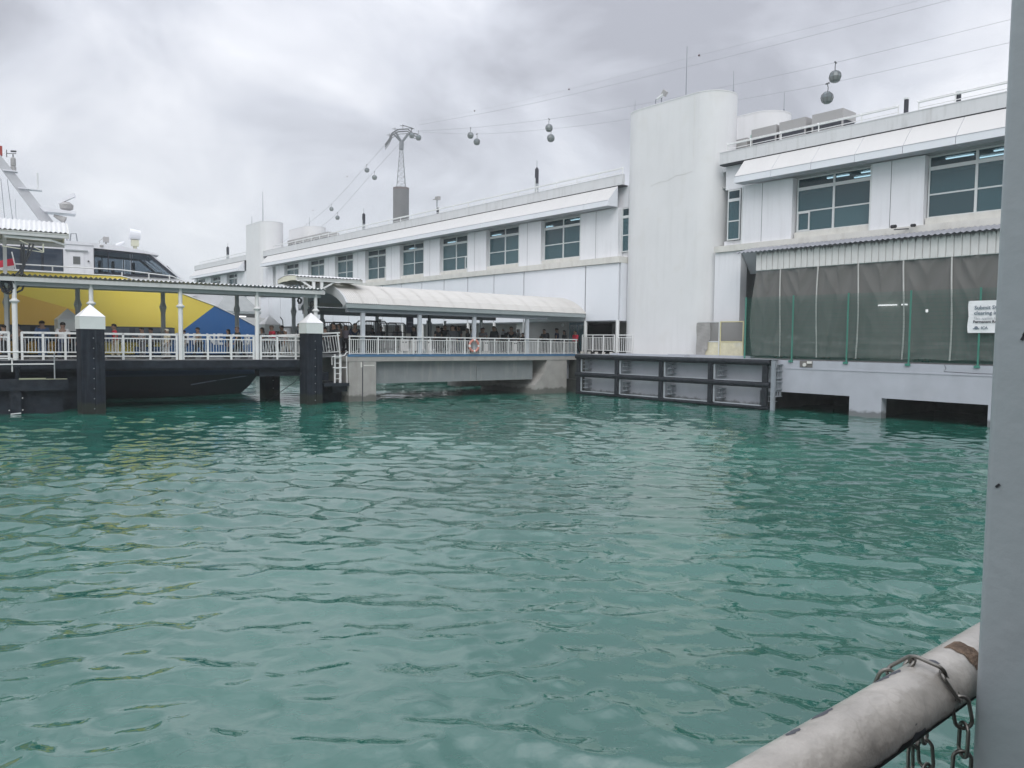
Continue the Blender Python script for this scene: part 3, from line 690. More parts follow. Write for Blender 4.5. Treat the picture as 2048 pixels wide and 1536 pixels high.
#@@PART3
# ------------------------------------------------------------------ footbridge
F_ = thing('footbridge', 'concrete footbridge with white railings, roofed, leading from the pontoon to the terminal', 'bridge', (30, 43.2, 0))
def FP(name, mb, m, **k): return part(name, mb, m, F_, **k)
FP('near_pier', MB().box(20.85, 22.62, 40.12, 46.2, -1.5, 2.34), conc_m)
FP('pier_joint', MB().box(21.70, 21.75, 40.10, 40.125, -.2, 2.33), joint_m)
FP('pier_patch', MB().box(21.80, 22.5, 40.105, 40.12, 2.08, 2.14).box(21.60, 21.7, 40.105, 40.12, 2.0, 2.3), ledge_m)
FP('deck_beam', MB().box(20.75, 39.4, 40.10, 46.4, 2.345, 2.62), conc_m)
FP('blue_kerb', MB().box(20.8, 38.9, 40.08, 40.2, 2.622, 2.76).box(20.8, 38.9, 46.2, 46.42, 2.622, 2.76), blue_m)
FP('walkway', MB().box(20.8, 40.2, 40.2, 46.2, 2.622, 2.75), deckt_m)
for a, b in ((22.63, 30.3), (30.33, 35.2)): [FP('girder', MB().box(a, b, c, c+.62, 1.0, 2.34), concs_m) for c in (40.55, 45.2)]
FP('far_pier', MB().prism([(34.7, -1.5), (38.1, -1.5), (38.1, 2.34), (36.2, 2.34), (35.95, 1.4), (35.1, .6)], 'y', 40.13, 46.2), conc_m)
FP('far_pier_cap', MB().box(32.0, 36.0, 44.5, 46.3, .35, .95), conc_m)
FP('abutment', MB().box(38.15, 39.7, 40.9, 46.2, .95, 2.34), wall_m)
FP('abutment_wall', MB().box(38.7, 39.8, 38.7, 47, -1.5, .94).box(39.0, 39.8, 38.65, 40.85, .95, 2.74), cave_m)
rpost = MB().box(-.028, .028, -.03, .03, 0, 1.06).mesh('railing_post', steel_w)
def bridge_rail(y, label):
    t = thing('bridge_railing', label, 'railing', (20.9, y, 2.75), group='white railings along the footbridge')
    part('top_rail', MB().box(20.85, 39.1, y-.04, y+.04, 3.77, 3.84), steel_w, t)
    part('lower_rail', MB().box(20.85, 39.1, y-.025, y+.025, 3.60, 3.64).box(20.85, 39.1, y-.02, y+.02, 2.80, 2.84), steel_w, t)
    xs = [20.9, 22.76, 23.95, 25.2, 26.42, 27.66, 27.9, 29.07, 30.3, 31.5, 32.72, 34.15, 35.32, 36.51, 37.81, 39.0]
    for x in xs: inst('railing_post', rpost, t, (x-20.9, 0, 0))
    b = MB(); x = 21.0
    while x < 39: b.box(x, x+.028, y-.012, y+.012, 2.84, 3.6); x += .138
    part('balusters', b, steel_w, t, kind='stuff')
bridge_rail(40.14, 'near white baluster railing of the footbridge, carrying the orange lifebuoy')
bridge_rail(46.15, 'far white baluster railing of the footbridge behind the waiting people')
# roof
CN = thing('footbridge_canopy', 'curved corrugated white canopy on grey columns over the footbridge', 'canopy', (30, 43.2, 2.75))
def arch(t, dz=0, hw=3.3, rise=1.26, c=43.25, z0=5.69, ex=.8): 
    y = c - hw + 2*hw*t; u = (y-c)/hw
    return y, z0 + rise*max(0, 1-u*u)**ex + dz
SHW = 1.065
for k in range(18):
    rows = []
    for i in range(33):
        x = 20.62 + k*SHW + i/32*(SHW+.03); d = .022*(0, 1, 0, -1)[i % 4] + .006*(k % 2)
        rows.append([(x, arch(j/16)[0], arch(j/16)[1]+d) for j in range(17)])
    part('roof_sheet', MB().grid(rows), roof_m, CN)
    if k: part('sheet_lap', MB().grid([[(20.62+k*SHW+.03+dx, arch(j/16)[0], arch(j/16)[1]+.036) for j in range(17)] for dx in (0, .022)]), mat('lap_grey', (.42, .40, .37)), CN)  # strip over each sheet joint, a darker grey than the roof
part('ceiling', MB().grid([[(x, arch(j/16)[0], arch(j/16)[1]-.14) for j in range(1, 16)] for x in (20.75, 39.7)]), mat('canopy_ceiling', (.48, .50, .53), .7), CN)
ef = MB()
for x in (20.60, 20.72): ef.add([(x, arch(j/16)[0], arch(j/16)[1]+.02) for j in range(17)] + [(x, arch(j/16)[0]+(.45 if j == 0 else -.45 if j == 16 else 0), arch(j/16)[1]-(.27 if j in (0, 16) else .52)) for j in range(17)], [(j, j+1, j+18, j+17) for j in range(16)])
n0 = 34
for j in range(16): ef.f += [(j, j+1, n0+j+1, n0+j), (17+j, 18+j, n0+18+j, n0+17+j)]
part('end_fascia', ef, mat('fascia_grey', (.50, .52, .53), .5, var=.05, streak=.15, scol=(.3, .3, .3)), CN)
gm_ = mat('gutter_grey', (.33, .37, .375), .5, var=.06, streak=.2, scol=(.22, .25, .25), sx=4, sz=1)
for y0, y1 in ((39.98, 40.12), (46.4, 46.52)): part('gutter', MB().box(20.62, 39.78, y0, y1, 5.42, 5.67), gm_, CN)
for y0, y1 in ((40.18, 40.45), (46.0, 46.3)): part('eave_beam', MB().box(20.8, 36.2, y0, y1, 5.18, 5.42), mat('eave_beam', (.24, .26, .29), .6), CN)
for x in (21.82, 25.72, 29.9, 34.43): part('column', MB().box(x-.12, x+.12, 40.2, 40.36, 2.752, 5.2), col_m, CN)
for x in (22.0, 26.0, 30.2, 34.8):
    part('column', MB().cyl((x, 46.0, 2.75), (x, 46.0, 4.8), .2, 8).cyl((x, 46, 4.8), (x, 46, 4.95), .2, 8, .12).cyl((x, 46, 4.95), (x, 46, 5.2), .12, 8), steel_m, CN)
t = thing('hanging_sign', 'dark narrow hanging signboard under the footbridge canopy', 'sign', (26.87, 43.3, 5.2))
part('board', MB().box(26.62, 27.12, 43.2, 43.3, 4.05, 5.15), mat('sign_dark', (.10, .10, .14), .5), t)
part('print', MB().box(26.68, 27.06, 43.19, 43.2, 4.75, 4.82).box(26.68, 27.06, 43.19, 43.2, 4.5, 4.56), mat('sign_print', (.25, .24, .30)), t)
part('hanger', MB().cyl((26.87, 43.25, 5.15), (26.87, 43.25, 6.6), .02, 5), rod_m, t)
single('dark_pole', MB().cyl((28.35, 43.3, 2.76), (28.35, 43.3, 6.7), .045, 8), hvacd_m, 'thin dark pole standing under the middle of the footbridge canopy', 'pole')
# lifebuoy
t = thing('lifebuoy', 'faded orange and white lifebuoy hung on the near footbridge railing', 'lifebuoy', (29.7, 40.0, 3.3))
om = mat('buoy_orange', (.60, .25, .20), .6, var=.12); wm_ = mat('buoy_white', (.72, .70, .68), .6)
def torus(c, R, r, a0, a1, n=10, m=8):
    P_ = []
    for i in range(n+1):
        a = a0+(a1-a0)*i/n
        P_.append([(c[0]+(R+r*math.cos(2*PI*j/m))*math.cos(a), c[1]+r*.7*math.sin(2*PI*j/m), c[2]+(R+r*math.cos(2*PI*j/m))*math.sin(a)) for j in range(m+1)])
    return MB().grid(P_)
for k in range(4):
    part('orange_section', torus((29.7, 39.98, 3.30), .36, .085, k*PI/2+.2, k*PI/2+PI/2-.2), om, t, smooth=True)
    part('white_band', torus((29.7, 39.98, 3.30), .36, .09, k*PI/2-.2, k*PI/2+.2, 4), wm_, t, smooth=True)
# terminal-side railing at the quay edge
def simple_rail(name, pts, h, label, group, x_off=0.0, sp=.14, h0=.12, lean=0, thick=.03):
    t = thing(name, label, 'railing', pts[0], group=group)
    for A, B_ in zip(pts[:-1], pts[1:]):
        A = Vector(A); B_ = Vector(B_); d = B_-A; L_ = d.length; dn = d/L_
        part('top_rail', MB().bar(A+Vector((0, 0, h)), B_+Vector((0, 0, h)), thick*2), steel_w, t)
        part('lower_rail', MB().bar(A+Vector((0, 0, h-.17)), B_+Vector((0, 0, h-.17)), thick*1.2).bar(A+Vector((0, 0, h0)), B_+Vector((0, 0, h0)), thick*1.2), steel_w, t)
        k = max(1, round(L_/1.25))
        for i in range(k+1):
            q_ = A+d*(i/k); part('post', MB().bar(q_, q_+Vector((lean*h*dn.x, lean*h*dn.y, h)), thick*1.9), steel_w, t)
        b = MB(); x = sp*.6
        while x < L_-.04:
            q_ = A+dn*x; b.bar(q_+Vector((0, 0, h0)), q_+Vector((lean*h*dn.x, lean*h*dn.y, h-.17)), .028); x += sp
        part('balusters', b, steel_w, t, kind='stuff')
    return t
r1 = simple_rail('quay_railing', [(39.5, 40.0, 2.95), (39.5, 36.85, 2.95)], 1.2, 'white railing panel on the quay between the footbridge and the stair tower', 'white quay railings', sp=.15)
for k in range(5): part('foot_block', MB().box(39.38, 39.55, 39.9-k*.72, 40.06-k*.72, 2.80, 2.95), ledge_m, r1)
simple_rail('quay_railing', [(39.55, 36.7, 2.9), (39.95, 35.6, 2.9)], 1.25, 'short turned white railing panel against the foot of the stair tower', 'white quay railings', sp=.15)
# cage trolleys
def cage(x0, x1, y0, z1, label, full):
    t = thing('cage_trolley', label, 'trolley', ((x0+x1)/2, y0+.5, 2.75), group='dark cage trolleys under the footbridge canopy')
    fr = MB(); y1 = y0+1.0
    for a, b in ((x0, y0), (x1, y0), (x0, y1), (x1, y1)): fr.cyl((a, b, 2.95), (a, b, z1-.12), .035, 6)
    for y in (y0, y1): fr.tube([(x0, y, z1-.13), (x0+.12, y, z1), (x1-.12, y, z1), (x1, y, z1-.13)], .035, 6).cyl((x0, y, 3.05), (x1, y, 3.05), .03, 6).cyl((x0, y, 4.1), (x1, y, 4.1), .02, 6)
    part('frame', fr, blk_m, t)
    bs = MB(); x = x0+.13
    while x < x1-.05: bs.cyl((x, y0, 3.05), (x, y0, z1), .012, 4).cyl((x, y1, 3.05), (x, y1, z1), .012, 4); x += .13
    part('bars', bs, blk_m, t, kind='stuff')
    part('base', MB().box(x0, x1, y0, y1, 2.95, 3.05), blk_m, t)
    for a, b in ((x0+.1, y0+.1), (x1-.1, y0+.1), (x0+.1, y1-.1), (x1-.1, y1-.1)): part('wheel', MB().cyl((a, b-.03, 2.85), (a, b+.03, 2.85), .1, 10), blk_m, t)
    if full:
        r = random.Random(full)
        for k in range(7):
            a = r.uniform(x0+.08, x1-.5); z = 3.07+(k//3)*.5; c_ = [(.05, .055, .07), (.08, .09, .12), (.14, .13, .13), (.05, .09, .11)][k % 4]
            part('suitcase', MB().box(a, a+.42, y0+.1+(k % 2)*.35, y0+.42+(k % 2)*.35, z, z+.48), mat(f'suitcase_{k%4}', c_, .6), t)
cage(21.35, 22.75, 43.4, 4.66, 'leftmost dark cage trolley, near the canopy end behind the first column', 3)
cage(23.2, 24.75, 42.6, 4.78, 'middle dark cage trolley filled with luggage, right of the first column', 5)
cage(24.95, 26.25, 42.8, 4.70, 'empty cage trolley with thin bars beside the hanging sign', 0)
# white queue barriers
for k, (x, y, w, lb) in enumerate(((25.1, 41.0, .55, 'white plastic queue barrier behind the railing below the empty cage trolley'), (25.9, 41.0, .55, 'white plastic queue barrier just left of the hanging sign'), (27.0, 41.1, .3, 'narrow white plastic barrier between the first columns and the dark pole'), (29.4, 42.0, .5, 'pale plastic barrier right behind the lifebuoy'), (31.55, 41.1, .35, 'pale plastic barrier to the right of the lifebuoy'), (34.0, 41.0, .35, 'pale plastic barrier beside the last near column'))):
    t = thing('queue_barrier', lb, 'barrier', (x, y, 2.75), group='white queue barriers on the footbridge')
    part('panel', MB().box(x-w/2, x+w/2, y, y+.08, 2.95, 3.55), wm_, t)
    part('top_bar', MB().box(x-w/2, x+w/2, y-.01, y+.09, 3.55, 3.66), wm_, t)
    part('slots', MB().box(x-w*.3, x-w*.1, y-.012, y-.002, 3.45, 3.52).box(x+w*.1, x+w*.3, y-.012, y-.002, 3.45, 3.52), blk_m, t)
    part('foot', MB().box(x-w/2, x-w/2+.1, y-.15, y+.23, 2.76, 2.95), wm_, t); part('foot', MB().box(x+w/2-.1, x+w/2, y-.15, y+.23, 2.76, 2.95), wm_, t)
for x, y, lb in ((31.0, 45.2, 'white square post under the canopy left of the lifebuoy'), (29.4, 45.0, 'white round post between the middle columns of the canopy'), (34.6, 45.6, 'white thin post beyond the lifebuoy, left of the last column'), (26.0, 45.6, 'white leaning post behind the empty cage trolley')):
    single('white_post', MB().cyl((x, y, 2.76), (x, y, 5.0), .09, 8), steel_w, lb, 'post', 'white posts under the footbridge canopy')

# ------------------------------------------------------------------ piles
def pile(x, y, w, ztop, label, n=0):
    t = thing('guide_pile', label, 'pile', (x, y, 0), group='square black piles with white pyramid caps')
    h = w/2
    part('shaft', MB().box(x-h, x+h, y-h, y+h, -3, ztop-.58), pile_m, t)
    part('rubbing_strip', MB().box(x+.08, x+.24, y-h-.05, y-h, -2, ztop-1.2).box(x-h+.02, x-h+.12, y-h-.03, y-h, -2, ztop-.7), pile_m, t)
    part('cap_band', MB().box(x-h-.035, x+h+.035, y-h-.035, y+h+.035, ztop-.58, ztop), cap_m, t)
    a = h+.05
    part('cap_pyramid', MB().add([(x-a, y-a, ztop), (x+a, y-a, ztop), (x+a, y+a, ztop), (x-a, y+a, ztop), (x, y, ztop+.58)], [(0, 1, 4), (1, 2, 4), (2, 3, 4), (3, 0, 4), (3, 2, 1, 0)]), mat('cap_top', (.78, .78, .78), .45, var=.04, blot=.1), t)
    bm = MB().cyl((0, 0, 0), (0, -.03, 0), .022, 6).mesh('bolt', steel_m)
    z = ztop-1.0
    while z > .2: inst('bolt', bm, t, (0.03, -h-.01 if 0 else -h-.0, z)); z -= .47
pile(7.66, 40.45, 1.0, 4.53, 'tall black pile with a white pyramid cap, front left against the yellow hull')
pile(18.66, 40.40, .93, 4.50, 'tall black pile with a white pyramid cap in front of the gangway end')
pile(7.55, 45.3, .98, 4.45, 'black pile with a pyramid cap behind the people, left of the front left pile')
pile(18.25, 45.3, .90, 4.45, 'black pile with a pyramid cap behind the people at the boat bow')

# ------------------------------------------------------------------ pontoon (own frame)
A_ = math.atan(.12); P0 = (19.0, 41.0, 0)
PT = thing('pontoon', 'black floating pontoon deck between the yellow ferry and the front piles', 'pontoon', P0, -A_, local=True)
part('deck_edge', MB().box(-27, .15, 0, 4.3, 1.90, 2.42), deck_m, PT)
part('deck_surface', MB().box(-27, .15, .05, 4.25, 2.422, 2.47), deckt_m, PT)
part('rub_beam', MB().box(-27, .15, -.10, -.002, 2.02, 2.38), deck_m, PT)
part('end_beam', MB().box(-2.9, .3, .2, 1.2, 1.52, 1.9), deck_m, PT)
part('float_box', MB().box(-27, -10.8, .5, 4.0, -.6, 1.9), deck_m, PT)
part('roller_bracket', MB().box(-.75, -.1, -.25, -.1, 1.75, 2.0).box(-.65, .9, -.2, .3, 1.25, 1.74), deck_m, PT)
for x in (-.55, -.3, .12): part('bracket_plate', MB().box(x, x+.13, -.262, -.252, 1.78, 1.97), steel_w, PT)
single('mooring_line', MB().tube([(18.15, 40.55, 1.7), (17.95, 41.0, 1.2), (17.3, 41.8, .5), (16.9, 42.4, .05)], .02, 5), cab_m, 'thin dark line hanging from the pontoon end into the water', 'rope')
RP = MB().box(-.05, .05, -.05, .05, 0, 1.32).mesh('railing_post', steel_w)
def prail(s0, s1, posts, label):
    t = thing('pontoon_railing', label, 'railing', P0, -A_, group='white railings along the pontoon edge', local=True)
    part('top_rail', MB().box(s0, s1, .02, .12, 3.70, 3.80), steel_w, t)
    part('middle_rail', MB().box(s0, s1, .04, .10, 3.50, 3.56), steel_w, t)
    part('bottom_rail', MB().box(s0, s1, .04, .10, 2.80, 2.86).box(s0, s1, .03, .11, 2.60, 2.67), steel_w, t)
    for s in posts: inst('railing_post', RP, t, (s, .07, 2.45))
    b = MB(); x = s0+.13
    while x < s1-.05: b.box(x, x+.028, .06, .085, 2.86, 3.5); x += .137
    part('balusters', b, mat('baluster_grey', (.55, .58, .60), .5), t, kind='stuff')
prail(-26, -14.4, (-26, -23.1, -20.2, -17.3, -14.42), 'white pontoon railing panel cut by the left edge of the view')
prail(-13.92, -11.3, (-13.9, -13.05, -12.13, -11.33), 'white pontoon railing panel between the left edge and the front left pile')
prail(-10.8, -7.12, (-10.8, -9.62, -8.38, -7.13), 'white pontoon railing panel just right of the front left pile')
prail(-6.82, -3.2, (-6.81, -5.6, -4.41, -3.23), 'white pontoon railing panel in front of the blue bow of the ferry')
prail(-2.86, .1, (-2.85, -1.95, -.92, .08), 'white pontoon railing panel beside the gangway, left of the front right pile')

CP = thing('pontoon_canopy', 'long flat corrugated canopy on white columns over the pontoon', 'canopy', P0, -A_, local=True)
for k in range(22):
    x1 = .70-k*1.26; rows = []
    for i in range(25):
        x = x1-1.29+i/24*1.29; d = .045*(0, 1, 0, -1)[i % 4]
        rows.append([(x, v, 6.45+.015*(v+.3)+d+.004*(k % 2)) for v in (-.35, .6, 1.6, 2.6, 3.65)])
    part('roof_sheet', MB().grid(rows), wroof_m, CP)
part('front_beam', MB().box(-27, .68, -.25, -.12, 6.14, 6.34), mat('beam_grey_green', (.58, .59, .58), .5, var=.05, streak=.15), CP)
part('lower_beam', MB().box(-27, .5, -.02, .12, 5.95, 6.15), steel_m, CP)
part('back_beam', MB().box(-27, .3, 3.1, 3.25, 6.05, 6.24), steel_m, CP)
pur = MB()
for v in (.8, 1.6, 2.4): pur.box(-27, .4, v, v+.08, 6.30, 6.40)
part('purlins', pur, steel_m, CP)
for s in (-26, -22, -18.2, -14.16, -11.0, -6.93, -3.04, .23):
    part('column', MB().lathe((s, .05, 0), [(.115, 2.45), (.115, 5.10), (.14, 5.14), (.21, 5.20), (.215, 5.24), (.13, 5.30), (.10, 5.34), (.10, 6.16)], 10), steel_w, CP, smooth=False)
for s in (-26, -22.5, -18.6, -14.5, -11.4, -7.31, -3.38, -.09):
    part('column', MB().lathe((s, 3.17, 0), [(.12, 2.45), (.12, 4.95), (.15, 5.12), (.19, 5.26), (.15, 5.40), (.115, 5.52), (.115, 6.05)], 8), steel_m, CP)
# arched covers of the two ramps
def arch_cover(s0, s1, v0, v1, z0, rise, label, right_post):
    t = thing('ramp_cover', label, 'canopy', P0, -A_, group='small arched ramp covers above the pontoon', local=True)
    c = (v0+v1)/2; hw = (v1-v0)/2
    def a(j, dz=0, n=12):
        v = v0+(v1-v0)*j/n; u = (v-c)/hw; return v, z0+rise*(1-u*u)+dz
    n = int((s1-s0)/.2)*4; rows = []
    for i in range(n+1):
        s = s0+(s1-s0)*i/n; d = .035*(0, 1, 0, -1)[i % 4]; rows.append([(s, *a(j, d)) for j in range(13)])
    part('roof_sheet', MB().grid(rows), wroof_m, t)
    part('ceiling', MB().grid([[(s, *a(j, -.10)) for j in range(13)] for s in (s0+.05, s1-.05)]), mat('cream_soffit', (.45, .45, .36), .7), t)
    for s in (s0+.02, s1-.1):
        m_ = MB()
        for x in (s, s+.08): m_.add([(x, *a(j, -.03)) for j in range(13)]+[(x, *a(j, -.34 + .1*abs(j-6)/6)) for j in range(13)], [(j, j+1, j+14, j+13) for j in range(12)])
        for j in range(12): m_.f += [(j, j+1, 26+j+1, 26+j), (13+j, 14+j, 39+j+1, 39+j)]
        part('end_rib', m_, mat('cream_fascia', (.58, .58, .46), .5, var=.05), t)
    [part('edge_beam', MB().box(s0, s1, v, v+.12, z0-.25, z0-.05), mat('beam_grey_green', (.4, .42, .42)), t) for v in (v0+.02, v1-.14)]
    return t
rc = arch_cover(-.78, 3.15, .3, 4.2, 7.15, .16, 'small arched cover on braced twin posts between the pontoon canopy and the footbridge canopy', 0)
for s in (.15, .62): part('post', MB().box(s, s+.16, .35, .50, 6.35, 7.1), steel_w, rc)
part('brace', MB().bar((.2, .42, 6.5), (-.55, .42, 6.95), .09).bar((.75, .42, 6.5), (1.5, .42, 6.95), .09).bar((1.5, .42, 6.95), (2.9, .42, 7.0), .08), steel_w, rc)
part('brace', MB().bar((-.6, 4.1, 6.98), (.6, 2.6, 6.5), .1).bar((.3, 3.8, 6.98), (.5, 2.6, 6.5), .07), steel_m, rc)
for s in (-.35, 1.9): part('lamp', MB().box(s, s+.35, 1.5, 1.6, 6.98, 7.03), lamp_m, rc)
part('post', MB().box(.3, .5, 2.3, 2.5, 2.5, 7.4), steel_w, rc)
lc = arch_cover(-19, -11.87, .3, 5.0, 8.58, .75, 'arched corrugated ramp cover at the upper left edge in front of the ferry cabin', 0)
part('side_arm', MB().bar((-14.5, .5, 8.25), (-12.6, .5, 8.2), .1).bar((-12.6, .5, 8.2), (-12.0, .8, 8.05), .08), steel_w, lc)
part('bracket_frame', MB().bar((-14.6, .4, 7.78), (-12.95, .4, 7.60), .04).bar((-12.95, .4, 7.60), (-12.95, .4, 8.0), .06).bar((-13.9, .4, 8.1), (-13.0, .4, 7.66), .04), mat('cream_fascia', (.58, .58, .46)), lc)
for v in (1.2, 2.4, 3.6): part('purlin', MB().box(-19, -12.0, v, v+.08, 8.62, 8.72), steel_m, lc)
for s in (-14.6, -17): part('post', MB().box(s, s+.16, 2.4, 2.56, 2.47, 8.8), steel_w, lc)
# cables
def cable(name, pts, r, label, n=5, g=None):
    t = thing(name, label, 'cable', P0, -A_, group=g, local=True)
    for i, p in enumerate(pts): part('cable', MB().tube(p, r, n), cab_m, t)
    return t
def coil(cs, cv, cz, R, turns, seed, sq=1.0):
    r = random.Random(seed); pts = []
    for i in range(turns*14):
        a = i/14*2*PI; rr = R*(1+.22*math.sin(i*.37+seed)); pts.append((cs+rr*math.cos(a)*.75+.03*math.sin(i), cv+.03*math.sin(i*.7), cz+rr*math.sin(a)*sq+.05*math.sin(i*.21)))
    return pts
cable('hanging_hoses', [[(-13.85, .2, 7.9), (-13.8, .15, 7.4), (-13.78, .15, 6.9), (-13.95, .15, 6.6), (-14.3, .15, 6.25), (-14.8, .15, 6.1), (-15, .15, 5.6)],
    [(-13.75, .2, 7.9), (-13.72, .15, 7.3), (-13.78, .15, 6.85), (-13.82, .15, 6.5), (-13.95, .1, 6.0), (-14.2, 0.1, 5.6)],
    [(-13.35, .2, 7.95), (-13.45, .15, 7.6), (-13.68, .15, 7.1), (-13.78, .15, 6.8), (-13.9, .15, 6.5), (-13.72, .1, 6.1), (-13.85, .1, 5.75), (-14.1, .1, 5.6)],
    [(-13.5, .2, 7.95), (-13.6, .15, 7.5), (-13.75, .15, 7.0)]], .045, 'black hoses bunched and hanging below the upper left ramp cover')
cable('hose_coil', [coil(-14.4, .0, 5.95, .30, 5, 1), coil(-14.5, -.05, 5.9, .24, 4, 4)], .035, 'tangled coil of black hose at the left end of the pontoon canopy', 5)
cable('hose_coil', [coil(-.62, .3, 5.75, .13, 3, 2), coil(.35, .3, 5.78, .16, 5, 5), coil(.1, .28, 5.5, .2, 2, 9, 1.3), coil(-.08, .28, 5.15, .13, 1, 3), [(.5, .3, 5.95), (.2, .3, 5.6), (0, .3, 5.3), (-.15, .3, 5.0)],
    [(-.95, 3.0, 4.9), (-.8, 3.0, 4.7), (-.78, 3.0, 4.4), (-.9, 3.0, 4.15), (-1.0, 3, 4.3)]], .028, 'tangled black cables under the right end of the pontoon canopy', 5)

# ------------------------------------------------------------------ gangway and landing
gg = 'white railings of the gangway'
GW = thing('gangway', 'short sloping gangway joining the pontoon to the footbridge', 'gangway', (18.5, 42.5, 2.5))
part('ramp', MB().add([(15.6, 41.55, 2.47), (20.8, 41.1, 2.70), (20.8, 44.2, 2.70), (15.6, 44.4, 2.47), (15.6, 41.55, 2.40), (20.8, 41.1, 2.60), (20.8, 44.2, 2.60), (15.6, 44.4, 2.40)], [(0, 1, 2, 3), (7, 6, 5, 4), (0, 4, 5, 1), (1, 5, 6, 2), (2, 6, 7, 3), (3, 7, 4, 0)]), deckt_m, GW)
part('wheel', MB().cyl((16.75, 41.4, 2.58), (16.75, 41.5, 2.58), .13, 12), blk_m, GW)
simple_rail('gangway_railing', [(16.05, 41.55, 2.50), (20.72, 41.0, 2.78)], 1.22, 'near sloping gangway railing with leaning balusters', gg, sp=.16, lean=-.12, thick=.04)
simple_rail('gangway_railing', [(16.4, 44.2, 2.50), (20.72, 44.2, 2.78)], 1.2, 'far sloping gangway railing behind the walking people', gg, sp=.16, lean=-.05, thick=.035)
LD = thing('boat_landing', 'dark low landing platform beside the near bridge pier', 'platform', (20, 40.6, 0))
part('platform', MB().box(19.25, 20.82, 40.0, 42.5, .95, 1.12).box(19.9, 20.84, 40.3, 42.3, .62, .95), deck_m, LD)
part('platform_base', MB().box(19.3, 20.84, 41.0, 42.6, -1.5, .95), deck_m, LD)
LR = thing('landing_rail', 'thin white guard rails around the low landing by the bridge pier', 'railing', (20.2, 40.2, 1.12))
part('rail', MB().tube([(19.83, 40.2, 2.15), (19.83, 40.2, 2.62), (20.35, 40.2, 2.64), (20.62, 40.2, 2.70), (20.72, 40.2, 2.86), (20.85, 40.2, 2.9)], .03, 5), steel_w, LR)
part('rail', MB().tube([(19.85, 40.15, 2.0), (20.72, 40.15, 2.0)], .03, 5).tube([(20.72, 40.15, 2.66), (20.75, 40.15, 1.12)], .028, 5), steel_w, LR)
LA = thing('ladder', 'white vertical ladder going down to the low landing', 'ladder', (20.2, 40.35, 1.12))
part('stile', MB().cyl((20.08, 40.35, 1.12), (20.08, 40.35, 2.76), .055, 8), steel_w, LA); part('stile', MB().cyl((20.42, 40.35, 1.12), (20.42, 40.35, 2.76), .075, 8), steel_w, LA)
for k in range(5): part('rung', MB().cyl((20.1, 40.35, 1.35+k*.3), (20.42, 40.35, 1.35+k*.3), .024, 5), steel_w, LA)
# low platform at the lower left with its rails
PL = thing('low_platform', 'dark low berthing platform at the lower left edge, with a worn yellow edge', 'platform', P0, -A_, local=True)
part('deck', MB().box(-24, -12.1, -1.3, -.2, 1.08, 1.58), deck_m, PL)
part('yellow_edge', MB().box(-14.05, -12.15, -1.28, -.9, 1.582, 1.60).box(-14.05, -13.0, -1.3, -.9, 1.601, 1.64), mat('worn_yellow', (.34, .36, .24), .8, var=.2), PL)
for s in (-14.4, -18, -22): part('leg', MB().box(s, s+.42, -1.25, -.7, -2, 1.08), deck_m, PL)
part('fender_panel', MB().box(-24, -12.3, -.95, -.65, -.1, 1.08), deck_m, PL)
for s, z in ((-13.93, .75), (-13.93, .2), (-14.45, .2)): part('bolt', MB().cyl((s, -1.27, z), (s, -1.3, z), .03, 6), frame_m, PL)
part('drift_board', MB().bar((-14.4, -1.32, .03), (-14.0, -1.3, .06), .03, .05), frame_m, PL)
part('bollard', MB().lathe((-14.1, -.6, 1.58), [(.1, 0), (.1, .5), (.14, .52), (.14, .6)], 8), deck_m, PL)
PR = thing('platform_rail', 'thin white tube rail rising from the low platform at the left edge', 'railing', P0, -A_, local=True)
part('rail', MB().tube([(-24, -1.2, 2.93), (-12.64, -1.2, 2.84)], .035, 5).tube([(-24, -1.2, 2.27), (-12.64, -1.2, 2.30)], .03, 5), steel_w, PR)
part('post', MB().cyl((-12.64, -1.2, 2.86), (-12.64, -1.2, 1.58), .03, 5), steel_m, PR)
part('post', MB().tube([(-14.3, -1.15, 1.95), (-14.3, -1.15, 2.56), (-14.1, -1.15, 2.58), (-14.08, -1.15, 2.95)], .03, 5).tube([(-24, -1.15, 2.56), (-14.3, -1.15, 2.56)], .03, 5), steel_w, PR)

# ------------------------------------------------------------------ ferry
FR = thing('ferry', 'yellow and blue passenger ferry with a white cabin moored behind the pontoon', 'ferry', P0, -A_, local=True)
def sheer(s):
    T_ = [(-40, 7.05), (-9.1, 7.05), (-6.74, 6.55), (-5.76, 6.22), (-3.75, 5.60), (-2.19, 4.98), (-.6, 4.27), (1, 3.6)]
    for (a, za), (b, zb) in zip(T_[:-1], T_[1:]):
        if a <= s <= b: return za+(zb-za)*(s-a)/(b-a)
def halfw(s):
    T_ = [(-40, 3.0), (-9.1, 2.95), (-6.74, 2.7), (-5.76, 2.4), (-3.75, 1.6), (-2.19, .85), (-.6, .04)]
    for (a, za), (b, zb) in zip(T_[:-1], T_[1:]):
        if a <= s <= b: return za+(zb-za)*(s-a)/(b-a)
    return .04
ring = []
SS = [-40, -30, -20, -14, -9.1, -7.9, -6.74, -5.76, -4.7, -3.75, -2.9, -2.19, -1.5, -1.0, -.6]
for s in SS:
    w = halfw(s); zt = sheer(s); f = (s+9.1)/8.5 if s > -9.1 else 0
    # stem rakes aft below z 1.1
    def sx(z): return s if z > 1.1 else s - max(0, f)*(1.1-z)*1.15
    pr_ = [(w, zt), (w*.985, 4.2), (w*.97, 3.3), (w*.95, 2.5), (w*.82, 1.4), (w*.60, .5), (w*.45, -.2), (w*.2, -.8)]
    ring.append([(sx(z), 9-a, min(z, zt)) for a, z in pr_]+[(sx(z), 9+a, min(z, zt)) for a, z in pr_[::-1]])
hb = MB().grid(ring)
